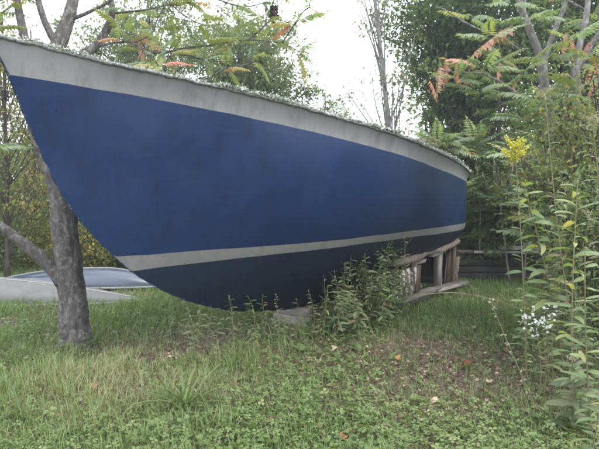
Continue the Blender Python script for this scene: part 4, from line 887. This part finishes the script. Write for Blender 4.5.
GM = leaf_mat('grass_blades', [(0, (.075, .125, .038)), (.35, (.115, .18, .055)), (.6, (.165, .215, .08)), (.8, (.27, .23, .15)), (1, (.36, .285, .215))], .3, .55)
pat = lambda x, y: fbm(x * .9 + 5, y * .9, 21)
grass('grass', 'green grass of the lawn and clearing', 230000, 2.2, 15, .75, lambda x, y: (.065 + .085 * pat(x, y) + .03 * (y > 7) + .05 * dry(x, y)) * (.55 + .9 * fbm(x * 4, y * 4, 27, 2)) * (1 + 1.2 * foot(x, y)), .0027, GM,
      lambda x, y: np.clip(.35 + 1.1 * (pat(x, y) - .3), .15, 1) * (1 - .85 * litter(x, y)) * (1 - .35 * dry(x, y)), tint=lambda x, y, k: .12 + .47 * rng.random(k) + .25 * (fbm(x * 1.7, y * 1.7, 44) - .5) + .30 * dry(x, y))
grass('dry_grass', 'fine dry straw coloured grass in patches', 52000, 2.3, 10, .8, lambda x, y: (.07 + .10 * dry(x, y)) * (.45 + 1.1 * fbm(x * 3, y * 3, 28, 2)), .0012, GM,
      lambda x, y: np.clip(.18 + .95 * dry(x, y) * (.25 + 1.2 * (fbm(x * 1.8, y * 1.8, 65) > .48)) + .45 * litter(x, y) * .5 + .5 * (fbm(x * .8, y * .8, 61) > .55), 0, 1), lean=(.6, 1.8), tint=lambda x, y, k: .72 + .3 * rng.random(k))
# clover and other small round leaves
n = 52000; x, y = scatter(n, 2.2, 9, .55)
k = rng.random(n) < np.clip(.10 + 1.0 * pm(x, y, pc, (2.4, 2.0)) + .5 * (fbm(x * 1.3, y * 1.3, 71) > .5), 0, 1) * (1 - .75 * litter(x, y)) * (1 - .75 * dry(x, y)); k &= ~under_hull(x, y)
x, y = x[k], y[k]; n = len(x); z = ground_z(x, y) + rng.uniform(.015, .085, n); ti0 = np.clip(.5 + .5 * (fbm(x * 2, y * 2, 81) - .5) + rng.normal(0, .18, n), 0, 1)
Vc = []; a0 = rng.random(n) * 6.283; s = rng.uniform(.008, .023, n) * (1 + .9 * (rng.random(n) < .06)); tx, ty = rng.normal(0, .3, n), rng.normal(-.1, .3, n)
for j in range(3):
    a = a0 + j * 2.094; loc = []
    for (r, o) in ((.05, 0), (.75, .62), (1.25, .38), (1.18, 0), (1.25, -.38), (.75, -.62)):
        dx, dy = np.cos(a + o) * r * s, np.sin(a + o) * r * s; loc.append(np.stack([x + dx, y + dy, z + dx * tx + dy * ty], 1))
    Vc.append(np.stack(loc, 1))
V = np.concatenate(Vc); m_ = len(V); b0 = (np.arange(m_) * 6)[:, None]
CM = leaf_mat('clover_leaves', [(0, (.085, .13, .045)), (.5, (.135, .195, .068)), (.85, (.195, .235, .095)), (1, (.25, .225, .115))], .3, .5)
obj('clover', V.reshape(-1, 3), b0 + np.arange(6), CM, tint=np.repeat(np.tile(ti0, 3), 6), kind='stuff', label='ground cover of clover and small round leaves', cat='clover')
# leaf litter and dead stems
n = 48000; x, y = scatter(n, 2.2, 11, .7); k = rng.random(n) < np.clip(.22 + .35 * (fbm(x * 1.5, y * 1.5, 91) > .54) + 1.1 * litter(x, y) + .4 * dry(x, y), 0, 1); x, y = x[k], y[k]; n = len(x)
C = np.stack([x, y, ground_z(x, y) + rng.uniform(.002, .035, n)], 1); D = rng.normal(size=(n, 3)) * [1, 1, .3]
V, T, ti = leaves(C, D, rng.uniform(.015, .05, n), rng, .6, .3)
LT = leaf_mat('dead_leaves', [(0, (.07, .042, .034)), (.5, (.15, .09, .07)), (.8, (.25, .165, .13)), (1, (.38, .28, .22))], .1, .8)
obj('leaf_litter', V, T, LT, tint=ti ** 1.4, kind='stuff', label='brown dead leaf litter scattered through the grass', cat='leaf litter')
n = 1500; mb = MB(); x, y = scatter(n * 3, 2.4, 9, .7); k = rng.random(n * 3) < np.clip(.05 + .9 * litter(x, y) + .4 * dry(x, y), 0, 1); x, y = x[k][:n], y[k][:n]
for xx, yy in zip(x, y):
    a = rng.random() * 6.28; l = rng.uniform(.03, .13); g = float(ground_z(xx, yy)); d = np.array([math.cos(a), math.sin(a), rng.uniform(-.05, .25)])
    p = np.array([xx, yy, g + .01]); mb.tube([p, p + d * l * .5 + rng.normal(0, .008, 3), p + d * l], [.0016, .0013, .0008], 3, cap=False, rng=rng)
o = obj('dead_stems', np.concatenate(mb.V), np.concatenate(mb.Q), LT, tint=np.repeat(.4 + .6 * rng.random(len(x)) , 9), kind='stuff', label='thin dead stems lying in the litter', cat='stems')

# ------------------------------------------------------------------ haze volume, added to lift the darks and veil the distance
hm = bpy.data.materials.new('haze_air'); hm.use_nodes = True; hn = hm.node_tree; hn.nodes.clear()
ho = hn.nodes.new('ShaderNodeOutputMaterial'); hv = hn.nodes.new('ShaderNodeVolumePrincipled')
hv.inputs['Color'].default_value = (.90, .93, 1, 1); hv.inputs['Density'].default_value = .0024; hv.inputs['Anisotropy'].default_value = .3
hn.links.new(hv.outputs[0], ho.inputs['Volume'])
mb = MB(); mb.box(np.array([0, 15, 5.6]), np.eye(3), (48, 30, 6.8)); mb.build('haze', hm, kind='stuff', label='thin pale haze added over the clearing', cat='haze')
